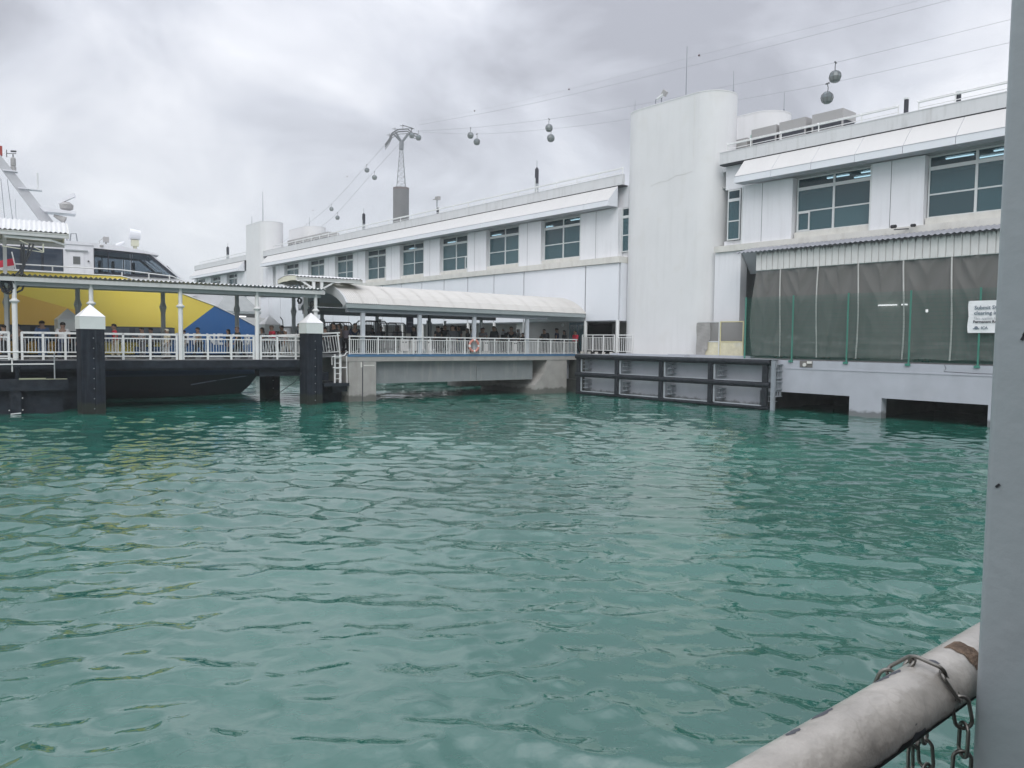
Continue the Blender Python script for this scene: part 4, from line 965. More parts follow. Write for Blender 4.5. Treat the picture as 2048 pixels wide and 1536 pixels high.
# livery by place on the hull: a flat paint scheme
hm = bpy.data.materials.new('hull_livery'); hm.use_nodes = True; t_ = hm.node_tree; n_ = t_.nodes; l_ = t_.links; b_ = n_['Principled BSDF']
b_.inputs['Roughness'].default_value = .32
tcn = n_.new('ShaderNodeTexCoord'); sx_ = n_.new('ShaderNodeSeparateXYZ'); l_.new(tcn.outputs['Object'], sx_.inputs[0])
def ma(op, a, b=None):
    q_ = n_.new('ShaderNodeMath'); q_.operation = op
    for i, v in enumerate((a, b)):
        if v is None: continue
        if isinstance(v, (int, float)): q_.inputs[i].default_value = v
        else: l_.new(v, q_.inputs[i])
    return q_.outputs[0]
S__, Z__ = sx_.outputs[0], sx_.outputs[2]
def line(s0, z0, s1, z1, side):
    k = (s1-s0)/(z1-z0); d = ma('SUBTRACT', S__, ma('ADD', ma('MULTIPLY', ma('SUBTRACT', Z__, z0), k), s0))
    return ma('GREATER_THAN', d, 0) if side > 0 else ma('LESS_THAN', d, 0)
col = None
def mixc(fac, a, b):
    q_ = n_.new('ShaderNodeMix'); q_.data_type = 'RGBA'; l_.new(fac, q_.inputs[0])
    for i, v in ((6, a), (7, b)):
        if isinstance(v, tuple): q_.inputs[i].default_value = (*v, 1)
        else: l_.new(v, q_.inputs[i])
    return q_.outputs[2]
nz = n_.new('ShaderNodeTexNoise'); nz.inputs['Scale'].default_value = .8; l_.new(tcn.outputs['Object'], nz.inputs['Vector'])
yel = mixc(nz.outputs[0], (.94, .73, .11), (.97, .79, .17))
orr = ma('LESS_THAN', Z__, ma('ADD', ma('MULTIPLY', S__, -.289), 1.77))
low = ma('MULTIPLY', ma('LESS_THAN', Z__, 3.3), ma('LESS_THAN', S__, -8.6))
c_ = mixc(ma('MULTIPLY', orr, ma('LESS_THAN', S__, -10.2)), yel, (.88, .56, .12))
c_ = mixc(line(-3.75, 5.58, -6.06, 3.79, 1), c_, (.055, .17, .42))
c_ = mixc(ma('MULTIPLY', ma('LESS_THAN', Z__, 3.05), ma('GREATER_THAN', S__, -8.4)), c_, (.055, .17, .42))
c_ = mixc(ma('LESS_THAN', Z__, 2.62), c_, (.010, .024, .06))
c_ = mixc(ma('LESS_THAN', Z__, 1.3), c_, (.009, .014, .026))
l_.new(c_, b_.inputs['Base Color'])
part('hull', hb, hm, FR)
part('deck', MB().grid([[(s, 9-halfw(s)+.06, sheer(s)-.12), (s, 9+halfw(s)-.06, sheer(s)-.12)] for s in SS]), mat('ferry_deck', (.6, .6, .58), .7), FR)
part('gunwale', MB().tube([(s, 9-halfw(s)-.01, sheer(s)+.01) for s in SS], .035, 5).tube([(s, 9+halfw(s)+.01, sheer(s)+.01) for s in SS], .035, 5), steel_w, FR)
part('chine_strake', MB().tube([(-5.2, 9-.78*halfw(-5.2), .72), (-3.5, 8.05, .95), (-2, 8.5, 1.12), (-1.0, 8.93, 1.2)], .035, 5), mat('strake', (.10, .13, .18)), FR)
part('window_band', MB().box(-38, -6.42, 5.94, 6.2, 3.32, 4.19).prism([(-6.42, 4.19), (-6.22, 4.16), (-6.5, 3.9), (-6.42, 3.9)], 'y', 6.22, 6.35), mat('hull_window', (.05, .06, .075), .12), FR)
for s in (-30, -27.6, -25.2, -22.8, -20.4, -18, -15.6, -13.2, -10.8, -8.4): part('hull_pane', MB().box(s, s+2.1, 5.925, 5.938, 3.42, 4.12), mat('hull_glass', (.09, .11, .13), .08), FR)
part('lower_stripe', MB().box(-20, -11.5, 5.98, 6.04, 2.95, 3.05), mat('stripe_orange', (.55, .33, .1)), FR)
FM = Matrix(((1, 0, 0, 0), (0, 0, -1, 0), (0, 1, 0, 0), (0, 0, 0, 1)))
for ch, s, v in (('T', -6.15, 6.45), ('H', -5.55, 6.62), ('E', -5.06, 6.74), ('N', -4.33, 6.95), ('E', -3.62, 7.25), ('Y', -2.92, 7.55), ('A', -2.35, 7.83), ('8', -1.72, 8.15)):
    sl = math.atan2(halfw(s)-halfw(s+.4), .4); q_ = Matrix.Rotation(sl, 4, 'Z') @ FM
    text(ch, .92, FR, (s, 9-halfw(s)-.03, 3.22), q_, mat('letter_white', (.82, .83, .84), .5), bold=.035, sx=.95)
# cabin
cw = mat('ferry_white', (.74, .75, .78), .35, var=.03, streak=.08)
part('lower_cabin_side', MB().box(-38, -11.85, 6.95, 11.0, 6.95, 7.20), cw, FR)
part('upper_cabin_side', MB().box(-38, -11.85, 6.95, 11.0, 8.45, 8.75), cw, FR)
part('cabin_window', MB().box(-38, -11.87, 6.98, 10.97, 7.20, 8.45), mat('cabin_glass_dark', (.045, .06, .085), .08, spec=.6), FR)
for s in (-12.9, -13.9, -16, -18): part('window_mullion', MB().box(s, s+.1, 6.97, 6.98, 7.2, 8.45), mat('mullion_dark', (.02, .025, .035), .4), FR)
part('door_bay', MB().box(-11.85, -10.35, 6.95, 11.0, 6.95, 8.75), cw, FR)
d_ = part('cabin_door', MB().box(-11.62, -10.85, 6.90, 6.95, 7.0, 8.32), cw, FR)
part('door_window', MB().box(-11.38, -11.03, 6.88, 6.90, 7.65, 8.08), mat('door_glass', (.13, .14, .14), .3), d_)
part('rain_gutter', MB().box(-11.75, -10.65, 6.84, 6.95, 8.38, 8.45), steel_m, FR)
part('handle', MB().cyl((-10.62, 6.93, 7.85), (-10.62, 6.86, 7.85), .05, 6), blk_m, FR)
part('cabin_roof', MB().prism([(-38, 8.75), (-38, 8.95), (-11.5, 8.93), (-9.4, 8.88), (-7.9, 8.70), (-6.95, 8.48), (-6.95, 8.42), (-7.75, 8.50), (-10.35, 8.62), (-10.35, 8.75)], 'y', 6.9, 11.1), cw, FR)
part('pilothouse_base', MB().prism([(-10.35, 6.9), (-10.35, 7.15), (-6.2, 7.18), (-5.2, 7.0), (-4.9, 6.2), (-5.4, 5.9)], 'y', 7.05, 10.95), cw, FR)
part('foredeck_coaming', MB().prism([(-9.0, 6.9), (-5.1, 7.0), (-4.3, 6.62), (-3.2, 6.15), (-3.6, 5.55), (-9, 6.6)], 'y', 7.4, 10.6), cw, FR)
gl = glassy('pilothouse_glass', (.74, .79, .83), (.03, .04, .05), .22, var=False)
for v in (7.0, 10.92):
    part('pilothouse_window', MB().prism([(-10.3, 7.16), (-10.3, 8.58), (-8.5, 8.52), (-8.5, 7.16)], 'y', v, v+.02), gl, FR)
    part('quarter_window', MB().prism([(-8.35, 7.16), (-8.35, 8.50), (-7.55, 8.46), (-6.15, 7.22)], 'y', v, v+.02), gl, FR)
    fr = MB()
    for a, b in (((-10.33, 7.15), (-10.33, 8.6)), ((-9.62, 7.15), (-9.62, 8.58)), ((-8.43, 7.15), (-8.43, 8.52)), ((-7.55, 8.48), (-6.0, 7.18)), ((-10.3, 8.55), (-7.6, 8.46)), ((-10.3, 7.18), (-6.1, 7.2))): fr.bar((a[0], v-.01, a[1]), (b[0], v-.01, b[1]), .05, .13)
    part('window_post', fr, mat('pilothouse_frame', (.03, .035, .05), .4), FR)
ws = MB()
for a, b in ((7.1, 8.3), (8.4, 9.6), (9.7, 10.85)): ws.add([(-7.35, a, 8.44), (-7.35, b, 8.44), (-5.75, b, 7.15), (-5.75, a, 7.15)], [(0, 1, 2, 3)])
part('windscreen', ws, gl, FR)
wf = MB()
for v in (7.05, 8.35, 9.65, 10.9): wf.bar((-7.35, v, 8.46), (-5.7, v, 7.13), .07, .07)
part('windscreen_frame', wf, cw, FR)
part('wiper', MB().bar((-7.0, 7.7, 8.25), (-5.95, 7.9, 7.4), .03).bar((-6.5, 7.15, 7.85), (-6.1, 7.3, 7.5), .06), blk_m, FR)
for s in (-10.0, -9.3, -8.2): 
    part('seat', MB().box(s, s+.12, 8.3, 8.9, 7.2, 8.05).box(s, s+.5, 8.3, 8.9, 7.3, 7.42), blk_m, FR)
part('console', MB().box(-7.6, -6.7, 7.6, 10.4, 7.15, 7.5), mat('console', (.22, .21, .19)), FR)
hr = MB().tube([(-38, 6.2, 7.42), (-9.1, 6.2, 7.42), (-6.3, 6.5, 7.22), (-5.6, 6.7, 6.95)], .035, 5)
part('deck_rail', hr, steel_w, FR)
for s in (-20, -16.2, -12.4, -9.0, -7.6, -6.5): part('rail_stanchion', MB().cyl((s, 6.22, 6.95 if s < -9 else 6.5), (s, 6.22, 7.42 if s < -9 else 7.28), .035, 5), steel_w, FR)
part('bow_rail', MB().tube([(-5.6, 6.75, 6.9), (-4.3, 7.3, 6.55), (-3.4, 7.8, 6.35)], .035, 5), steel_w, FR)
# mast
part('mast', MB().add([(-12.25, 8.8, 9.2), (-11.35, 8.8, 8.95), (-15.2, 8.85, 14.3), (-15.5, 8.85, 14.1), (-12.25, 9.2, 9.2), (-11.35, 9.2, 8.95), (-15.2, 9.15, 14.3), (-15.5, 9.15, 14.1)], [(0, 1, 2, 3), (7, 6, 5, 4), (0, 4, 5, 1), (1, 5, 6, 2), (2, 6, 7, 3), (3, 7, 4, 0)]), mat('mast_paint', (.50, .51, .53), .5), FR)
part('mast_light', MB().box(-14.85, -14.6, 8.85, 9.15, 13.6, 14.1).cyl((-14.7, 9, 13.3), (-14.7, 9, 13.6), .07, 8), mat('mast_red', (.35, .06, .05)), FR)
def mp(s, z): return (s, 9.0, z)
part('mast_shelf', MB().box(-14.6, -13.9, 8.7, 9.3, 12.75, 12.8), cw, FR)
an = part('wind_sensor', MB().lathe((-14.1, 9, 12.8), [(.14, 0), (.14, .25), (.09, .28), (.13, .32), (.13, .7), (.06, .78)], 8), hvac_m, FR)
part('sensor_vane', MB().bar((-14.4, 9, 13.75), (-13.95, 9, 13.8), .03).bar((-14.4, 9, 13.55), (-14.4, 9, 13.95), .04).cyl((-14.1, 9, 13.5), (-14.1, 9, 13.75), .03, 5).bar((-14.2, 9, 13.9), (-13.95, 8.9, 13.9), .08), blk_m, an)
part('mast_shelf', MB().box(-13.9, -12.75, 8.7, 9.3, 11.85, 11.9), cw, FR)
part('whip_antenna', MB().cyl((-12.95, 9, 11.9), (-12.95, 9, 12.85), .05, 6), frame_m, FR)
part('radar_shelf', MB().prism([(-12.7, 10.65), (-11.1, 10.65), (-11.1, 10.78), (-12.9, 10.9)], 'y', 8.4, 9.6), cw, FR)
rd = part('radar', MB().lathe((-11.55, 9, 10.85), [(.12, 0), (.34, .12), (.36, .36), (.2, .5)], 12), hvac_m, FR)
part('radar_arm', MB().bar((-11.95, 9.3, 11.35), (-11.15, 8.6, 11.75), .12, .22), cw, rd)
part('horn', MB().cyl((-12.2, 8.7, 10.5), (-11.65, 8.6, 10.25), .08, 8, .22), hvac_m, FR)
part('halyard', MB().cyl((-14.7, 8.8, 12.3), (-14.5, 8.8, 9.1), .02, 4).cyl((-14.4, 8.8, 12.3), (-14.1, 8.8, 9.1), .02, 4).cyl((-14.0, 8.6, 9), (-14.05, 8.6, 11.2), .015, 4), rod_m, FR)
sl = part('searchlight', MB().cyl((-8.35, 8.5, 9.75), (-7.75, 8.5, 9.70), .34, 14, .30), cw, FR)
part('light_base', MB().box(-8.25, -7.85, 8.3, 8.7, 9.05, 9.4).cyl((-8.05, 8.5, 8.7), (-8.05, 8.5, 9.1), .11, 8), mat('cream_fascia', (.58, .58, .46)), sl)
part('horn_speaker', MB().cyl((-9.0, 8.6, 9.0), (-8.6, 8.5, 9.25), .16, 8, .08), cw, FR)
part('deck_lamp', MB().box(-9.75, -9.45, 8.2, 8.5, 9.15, 9.45).cyl((-9.6, 8.4, 8.85), (-9.6, 8.4, 9.2), .05, 6).tube([(-9.9, 8.3, 8.85), (-9.95, 8.3, 9.2), (-9.7, 8.3, 9.4)], .02, 4), hvac_m, FR)
part('camera_dome', MB().lathe((-9.95, 6.95, 8.68), [(.03, 0), (.12, .04), (.12, .12), (.05, .16)], 8), hvac_m, FR)
part('roof_locker', MB().box(-12.6, -11.7, 7.2, 8.6, 8.95, 9.5).box(-13.6, -12.9, 7.2, 8.6, 8.95, 9.4), cw, FR)
part('roof_rail', MB().tube([(-11.5, 7.1, 8.95), (-11.45, 7.1, 9.35), (-11.2, 7.1, 9.38), (-11.15, 7.1, 8.95)], .03, 5), rod_m, FR)
FG = thing('flag', 'small red and white flag on a slim staff in front of the ferry windows', 'flag', P0, -A_, local=True)
for z0, z1, m_, nm in ((7.35, 7.72, mat('flag_red', (.60, .03, .07), .7), 'red_stripe'), (6.98, 7.35, mat('flag_white', (.75, .74, .76), .7), 'white_stripe')):
    rows = []
    for i in range(9):
        u = i/8; s = -14.15-u*1.1; rows.append([(s, 6.12+.06*math.sin(u*7+z*2), z-.30*u) for z in (z0, z1)])
    part(nm, MB().grid(rows), m_, FG)
part('staff', MB().cyl((-14.05, 6.12, 6.9), (-14.25, 6.12, 8.05), .03, 6), steel_w, FG)

# ------------------------------------------------------------------ things beyond the bow
PV = thing('far_pavilion', 'grey hip roofed shelter beyond the bow, against the far terminal wall', 'shelter', (35, 100, 2.8))
part('roof', MB().add([(29, 96, 7.0), (37.6, 96, 7.0), (37.6, 106, 7.0), (29, 106, 7.0), (31, 98, 9.0), (36.2, 98, 9.0), (36.2, 104, 9.0), (31, 104, 9.0)], [(0, 1, 5, 4), (1, 2, 6, 5), (2, 3, 7, 6), (3, 0, 4, 7), (4, 5, 6, 7)]), mat('pavilion_roof', (.32, .34, .34), .6), PV)
part('fascia', MB().box(29, 37.6, 96, 106, 6.7, 7.0), steel_m, PV)
part('wall', MB().box(30, 37.2, 97, 105, 2.8, 6.7), mat('pavilion_wall', (.24, .22, .23), .8), PV)
part('lamp', MB().box(35.0, 35.8, 96.4, 96.5, 6.3, 6.4), lamp_m, PV)
FB = thing('moored_boat', 'small white workboat with a dark red funnel beyond the yellow ferry', 'boat', (24, 75, 0))
part('hull', MB().prism([(16, 0), (27.5, 0), (28.5, 2.6), (16, 2.6)], 'y', 74, 78), mat('boat_hull', (.10, .12, .16)), FB)
part('deckhouse', MB().box(16, 24.1, 74.8, 77.2, 2.6, 7.9), cw, FB)
part('funnel', MB().cyl((24.75, 75, 2.6), (24.75, 75, 7.8), .32, 10), mat('funnel_red', (.16, .03, .045), .6), FB)
part('life_ring', MB().box(23.85, 24.35, 74.6, 74.78, 7.1, 7.6), mat('ring_orange', (.75, .28, .05)), FB)
part('ventilator', MB().lathe((22.9, 75, 7.9), [(.2, 0), (.2, .5), (.35, .55), (.35, .8)], 8), cw, FB)
WS = thing('white_tent', 'low white awning roof showing past the bow under the pontoon canopy', 'tent', (23, 60, 0))
part('roof', MB().prism([(19.5, 4.3), (24.0, 4.3), (23.9, 5.22), (19.8, 5.22)], 'y', 59, 62), awn_m, WS)
part('post', MB().box(23.6, 23.75, 59.1, 59.25, -1, 4.3), steel_w, WS); part('post', MB().box(20.2, 20.35, 59.1, 59.25, -1, 4.3), steel_w, WS)
#@@PART4
# ------------------------------------------------------------------ cable car
pyl = mat('pylon_grey', (.07, .075, .085), .6); pyw = mat('pylon_white', (.15, .16, .18), .6)
CT = thing('cable_car_pylon', 'tall lattice cable car pylon standing on a dark round base beyond the terminal', 'pylon', (182.6, 301.8, 0))
part('round_base', MB().cyl((182.6, 301.8, 0), (182.6, 301.8, 70.8), 3.55, 28), mat('pylon_base', (.12, .115, .12), .8, var=.15, scale=.2, streak=.3, scol=(.16, .17, .18), sx=.6, sz=.05), CT, smooth=False)
part('base_rim', MB().cyl((182.6, 301.8, 70.8), (182.6, 301.8, 71.8), 3.6, 28), mat('rim_brown', (.12, .085, .085), .8), CT)
la = MB(); c0 = Vector((182.6, 301.8, 0)); hs = [71.8, 74.3, 76.8, 79.2, 81.5, 83.6, 85.6, 87.4, 89.0]
def lr(z): return 2.75+(0.95-2.75)*(z-71.8)/(89.0-71.8)
nc = 4
for a, b in zip(hs[:-1], hs[1:]):
    for i in range(nc):
        t0 = 2*PI*i/nc+.3; t1_ = 2*PI*(i+1)/nc+.3
        p = lambda t, z: c0+Vector((lr(z)*math.cos(t), lr(z)*math.sin(t), z))
        la.cyl(p(t0, a), p(t0, b), .10, 5).cyl(p(t0, a), p(t1_, b), .045, 4).cyl(p(t1_, a), p(t0, b), .045, 4).cyl(p(t0, b), p(t1_, b), .05, 4)
part('lattice', la, pyw, CT, kind='stuff')
part('neck', MB().cyl((182.6, 301.8, 88.8), (182.8, 301.8, 92), 1.05, 8), pyw, CT)
hd = Vector((.772, -.635, 0)); fdir = Vector((.12, .99, 0)).normalized()   # across the line of cables, and along it
along = Vector((-0.05, 1, 0)).normalized(); acr = Vector((1, .05, 0)).normalized()
H0 = Vector((182.8, 301.8, 92))
for sx_, sy_ in ((-1, -1), (1, -1), (-1, 1), (1, 1)):
    part('fork_leg', MB().cyl(H0, H0+hd*(sx_*3.3)+Vector((0, sy_*1.2, 4.2)), .5, 6, .35), pyw, CT)
for o in (-1.6, 1.6):
    hb2 = MB(); pts = [(-7.4, -1.8), (-5.6, .6), (-4.3, 3.4), (-1.6, 5.0), (2.6, 5.3), (5.0, 3.4), (7.2, 3.0)]
    for (a, za), (b, zb) in zip(pts[:-1], pts[1:]):
        hb2.bar(H0+hd*a+Vector((o*.6, o, za+.1)), H0+hd*b+Vector((o*.6, o, zb+.1)), .35, .5).bar(H0+hd*a+Vector((o*.6, o, za-1)), H0+hd*b+Vector((o*.6, o, zb-.9)), .22)
    part('saddle_beam', hb2, pyl, CT)
cb_ = MB()
for a, z in ((-5.4, 3.2), (-3, 5.9), (0.5, 7.3), (4.2, 6.2)):
    cb_.bar(H0+hd*(a-1.2)+Vector((0, 0, z)), H0+hd*(a+1.4)+Vector((0, 0, z-.2)), .22).cyl(H0+hd*a+Vector((0, 0, z-1.9)), H0+hd*a+Vector((0, 0, z+.6)), .12, 4)
cb_.bar(H0+hd*.3+Vector((0, 0, 7.5)), H0+hd*5+Vector((0, 0, 6.2)), .3)
part('catwalk', cb_, pyl, CT)
def interp(pts, n=10):
    # smooth curve through the points
    P_ = [Vector(p) for p in pts]; o = []
    for i in range(len(P_)-1):
        a = P_[max(i-1, 0)]; b = P_[i]; c = P_[i+1]; d = P_[min(i+2, len(P_)-1)]
        for k in range(n):
            t = k/n; o.append(.5*((2*b)+(c-a)*t+(2*a-5*b+4*c-d)*t*t+(3*b-a-3*c+d)*t**3))
    o.append(P_[-1]); return o
cwm = mat('cable_grey', (.30, .30, .33), .6)
CB = {
 'highest cable running right from the pylon out of the top of the view': [(181.3, 285.2, 95.9), (170.4, 215.6, 84.7), (163.9, 173.6, 78.6), (155.4, 118.9, 71.4), (150.1, 84.8, 67.2), (146.0, 58.3, 64.1), (143.8, 44.1, 62.3)],
 'middle cable right of the pylon carrying the upper gondola of each pair': [(181.5, 286.6, 93.7), (173.8, 237.9, 83.7), (165.5, 184.2, 74.0), (158.8, 141.6, 67.4), (153.2, 105.7, 63.0), (149.4, 80.9, 60.2), (144.5, 49.3, 57.3), (143.6, 43.1, 56.7)],
 'lowest cable right of the pylon carrying the lower gondola of each pair': [(178.5, 280.7, 91.6), (170.4, 229.1, 79.1), (162.8, 180.5, 69.7), (156.7, 141.8, 63.4), (150.8, 103.9, 58.5), (147.3, 81.2, 55.7), (142.2, 48.4, 52.8), (141.3, 42.3, 52.4)],
 'left cable sloping down from the pylon to the far tower roof': [(186.5, 319.3, 97.0), (190.7, 347.4, 91.1), (199.2, 404.3, 79.9), (206.8, 454.6, 74.4), (216.4, 517.8, 69.2)],
 'right one of the cables sloping down left of the pylon': [(181.9, 303.0, 91.1), (186.4, 333.1, 84.7), (194.5, 387.5, 72.6), (199.2, 419.0, 68.3), (205.5, 460.6, 63.8)]}
for i, (lb, pts) in enumerate(CB.items()):
    q_ = interp(pts); r_ = [max(.03, .00015*Vector(p).length) for p in q_]
    single('cableway_cable', MB().tube(q_, r_, 4), cwm, lb, 'cable', 'cableway cables in the sky')
faint = interp([(185.2, 292.6, 99.7), (176.9, 239.3, 90.9), (167.2, 177.1, 81.9), (158.6, 121.4, 74.9), (150.6, 70.0, 68.0), (147.7, 51.2, 65.7)])
single('cableway_cable', MB().tube(faint, .02, 4), cwm, 'faint thin guard cable above the others, dotted with small marker balls', 'cable', 'cableway cables in the sky')
for p, lb in (((176.9, 239.3, 90.9), 'small marker ball nearest the pylon head on the right'), ((167.2, 177.1, 81.9), 'small marker ball in mid sky above the pair of gondolas over the terminal roof'), ((158.6, 121.4, 74.9), 'small marker ball just right of the tallest lightning rod'), ((199.4, 385.9, 92.4), 'small marker ball left of the pylon above the descending cables'), ((208.8, 448.9, 82.9), 'small marker ball at the far left, near the far tower rods')):
    o = single('marker_ball', MB().lathe(p, [(.05, -.28), (.2, -.2), (.29, 0), (.2, .2), (.05, .28)], 10), mat('ball_red', (.10, .05, .06), .6), lb, 'marker ball', 'marker balls on the guard cable')
gm1 = mat('gondola_glass', (.12, .15, .16), .25, var=.4, scale=1.2); gm2 = mat('gondola_frame', (.05, .055, .06), .4); gm3 = mat('gondola_lower', (.13, .15, .145), .4)
def gondola(p, rz, label, k):
    t = thing('gondola', label, 'cable car', p, rz, group='round gondolas hanging from the cables', local=True)
    z0 = -2.75
    prof = [(.5, -1.15), (.95, -.8), (1.18, -.1), (1.05, .55), (.6, 1.0), (.2, 1.12)]
    nn_ = 8
    part('cabin_shell', MB().lathe((0, 0, z0), prof[:3], nn_), gm3, t)
    gl_ = part('cabin_glass', MB().lathe((0, 0, z0), prof[2:], nn_), gm1, t)
    ribs = MB()
    for i in range(nn_):
        a = 2*PI*i/nn_
        for (r0, za), (r1, zb) in zip(prof[:-1], prof[1:]): ribs.bar((r0*1.01*math.cos(a), r0*1.01*math.sin(a), z0+za), (r1*1.01*math.cos(a), r1*1.01*math.sin(a), z0+zb), .09)
    part('window_ribs', ribs, gm2, gl_)
    part('hanger', MB().tube([(0, 0, z0+1.05), (-.18, 0, z0+1.4), (-.2, 0, z0+1.9), (0, 0, -.1)], .09, 5), gm2, t)
    part('grip', MB().box(-.45, .45, -.12, .12, -.12, .12), gm2, t)
    return t
GD = [((149.4, 80.8, 60.2), 'upper gondola of the nearest pair, at the upper right', .2), ((147.3, 81.2, 55.7), 'lower gondola of the nearest pair, just above the condensers', 1.3),
      ((165.5, 184.2, 74.0), 'upper gondola of the middle pair above the terminal roof', .4), ((162.7, 180.2, 69.6), 'lower gondola of the middle pair above the terminal roof', 1.1),
      ((173.8, 237.5, 83.6), 'left gondola of the second pair right of the pylon', .6), ((170.3, 228.8, 79.0), 'right gondola of the second pair right of the pylon', 1.5),
      ((182.4, 292.6, 95.9), 'gondola tucked under the right arm of the pylon head', .1), ((178.6, 281.3, 92.1), 'gondola just clear of the pylon head on its right', .9),
      ((190.8, 348.1, 91.2), 'upper gondola of the first pair left of the pylon', .3), ((186.3, 332.4, 84.5), 'lower gondola of the first pair left of the pylon', 1.2),
      ((199.2, 404.3, 79.9), 'upper gondola of the farthest pair, above the far condensers', .7), ((194.5, 387.5, 72.6), 'lower gondola of the farthest pair, above the far condensers', 1.6)]
for i, (p, lb, rz) in enumerate(GD): gondola(p, rz, lb, i)

# ------------------------------------------------------------------ people
def skin(vs, es, rad, sub=1):
    me = bpy.data.meshes.new('tmp'); me.from_pydata(vs, es, []); me.update()
    o = bpy.data.objects.new('tmp', me); COL.objects.link(o)
    o.modifiers.new('s', 'SKIN')
    for i, r in enumerate(rad):
        d = me.skin_vertices[0].data[i]; r = r if isinstance(r, tuple) else (r, r); d.radius = (r[0]*1.13, r[1]*1.13); d.use_root = (i == 0)
    o.modifiers['s'].use_smooth_shade = True
    if sub: s = o.modifiers.new('u', 'SUBSURF'); s.levels = sub; s.render_levels = sub
    dg = bpy.context.evaluated_depsgraph_get(); dg.update()
    m = bpy.data.meshes.new_from_object(o.evaluated_get(dg))
    bpy.data.objects.remove(o); bpy.data.meshes.remove(me)
    return m
def mb_from(me):
    b = MB(); b.add([tuple(v.co) for v in me.vertices], [tuple(p.vertices) for p in me.polygons]); bpy.data.meshes.remove(me); return b
SKM = mat('skin_tan', (.28, .175, .125), .6, var=.05); 
def pose_mesh(kind):
    st = {'stand': .02, 'walk': .26, 'phone': .03, 'lean': .05, 'bag': .10}[kind]
    lean = {'stand': 0, 'walk': .04, 'phone': 0, 'lean': .16, 'bag': .02}[kind]
    J = {'pel': (0, 0, .95), 'spi': (0, lean*.4, 1.12), 'che': (0, lean, 1.32), 'nek': (0, lean*1.2, 1.47), 'hb': (0, lean*1.25+.01, 1.555), 'hd': (0, lean*1.3+.03, 1.655), 'top': (0, lean*1.3+.015, 1.72)}
    for s, n_ in ((-1, 'L'), (1, 'R')):
        J['sh'+n_] = (.175*s, lean*1.05, 1.40)
        if kind == 'phone': J['el'+n_] = (.22*s, .06, 1.13); J['wr'+n_] = (.10*s, .30, 1.17); J['ha'+n_] = (.06*s, .38, 1.21)
        elif kind == 'lean': J['el'+n_] = (.25*s, lean+.14, 1.16); J['wr'+n_] = (.20*s, .42, 1.06); J['ha'+n_] = (.19*s, .50, 1.05)
        elif kind == 'walk': J['el'+n_] = (.22*s, lean-.13*s, 1.15); J['wr'+n_] = (.22*s, lean-.10*s+.12, .93); J['ha'+n_] = (.215*s, lean-.09*s+.16, .85)
        else: J['el'+n_] = (.225*s, lean-.02, 1.12); J['wr'+n_] = (.23*s, lean+.06, .88); J['ha'+n_] = (.225*s, lean+.08, .79)
        J['hi'+n_] = (.09*s, 0, .88); J['kn'+n_] = (.10*s, st*s*.45+.02, .50); J['an'+n_] = (.105*s, st*s-.03, .09); J['to'+n_] = (.12*s, st*s+.12, .035)
    body = ['pel', 'spi', 'che', 'nek', 'hb', 'hd', 'top'] + [a+s for s in 'LR' for a in ('sh', 'el', 'wr', 'ha', 'hi', 'kn', 'an', 'to')]
    R = {'pel': (.13, .095), 'spi': (.115, .085), 'che': (.14, .095), 'nek': .05, 'hb': .080, 'hd': .098, 'top': .074, 'sh': .052, 'el': .038, 'wr': .026, 'ha': .03, 'hi': .078, 'kn': .052, 'an': .034, 'to': .03}
    E_ = [('pel', 'spi'), ('spi', 'che'), ('che', 'nek'), ('nek', 'hb'), ('hb', 'hd'), ('hd', 'top')]
    for s in 'LR': E_ += [('che', 'sh'+s), ('sh'+s, 'el'+s), ('el'+s, 'wr'+s), ('wr'+s, 'ha'+s), ('pel', 'hi'+s), ('hi'+s, 'kn'+s), ('kn'+s, 'an'+s), ('an'+s, 'to'+s)]
    def build(keys, edges, rr):
        ix = {k: i for i, k in enumerate(keys)}
        return skin([J[k] for k in keys], [(ix[a], ix[b]) for a, b in edges], [rr(k) for k in keys])
    g_ = lambda k: R[k] if k in R else R[k[:-1]]
    b = mb_from(build(body, E_, g_))
    # nose, ears and fingers
    hx, hy, hz = J['hd']
    b.add([(hx-.014, hy+.080, hz-.03), (hx+.014, hy+.080, hz-.03), (hx, hy+.078, hz+.02), (hx, hy+.112, hz-.025)], [(0, 1, 3), (1, 2, 3), (2, 0, 3), (0, 2, 1)])
    for s in (-1, 1): b.box(hx+s*.085-.008, hx+s*.085+.008, hy-.02, hy+.015, hz-.03, hz+.03)
    for s, n_ in ((-1, 'L'), (1, 'R')):
        h_ = Vector(J['ha'+n_]); w = Vector(J['wr'+n_]); d = (h_-w).normalized(); si = d.orthogonal().normalized(); cr = d.cross(si)
        for k in range(4): b.cyl(h_+si*(k-1.5)*.016+d*.015, h_+si*(k-1.5)*.017+d*(.075+.01*(k in (1, 2)))+cr*.02, .0085, 5, .006)
        b.cyl(h_-d*.01, h_+si*.045+d*.03, .009, 5, .007)
    tor = ['spi', 'pel', 'che', 'nek', 'shL', 'shR', 'elL', 'elR', 'wrL', 'wrR']
    def shirt(longs):
        j2 = dict(J)
        for s in 'LR':
            a, c_ = Vector(J['sh'+s]), Vector(J['el'+s])
            if not longs: J['el'+s] = tuple(a.lerp(c_, .62))
            else: J['wr'+s] = tuple(c_.lerp(Vector(J['wr'+s]), .9))
        J['nek'] = tuple(Vector(j2['che']).lerp(Vector(j2['nek']), .55)); J['pel'] = (0, 0, .93)
        ks = ['spi', 'pel', 'che', 'nek', 'shL', 'shR', 'elL', 'elR'] + (['wrL', 'wrR'] if longs else [])
        es = [('spi', 'pel'), ('spi', 'che'), ('che', 'nek'), ('che', 'shL'), ('che', 'shR'), ('shL', 'elL'), ('shR', 'elR')] + ([('elL', 'wrL'), ('elR', 'wrR')] if longs else [])
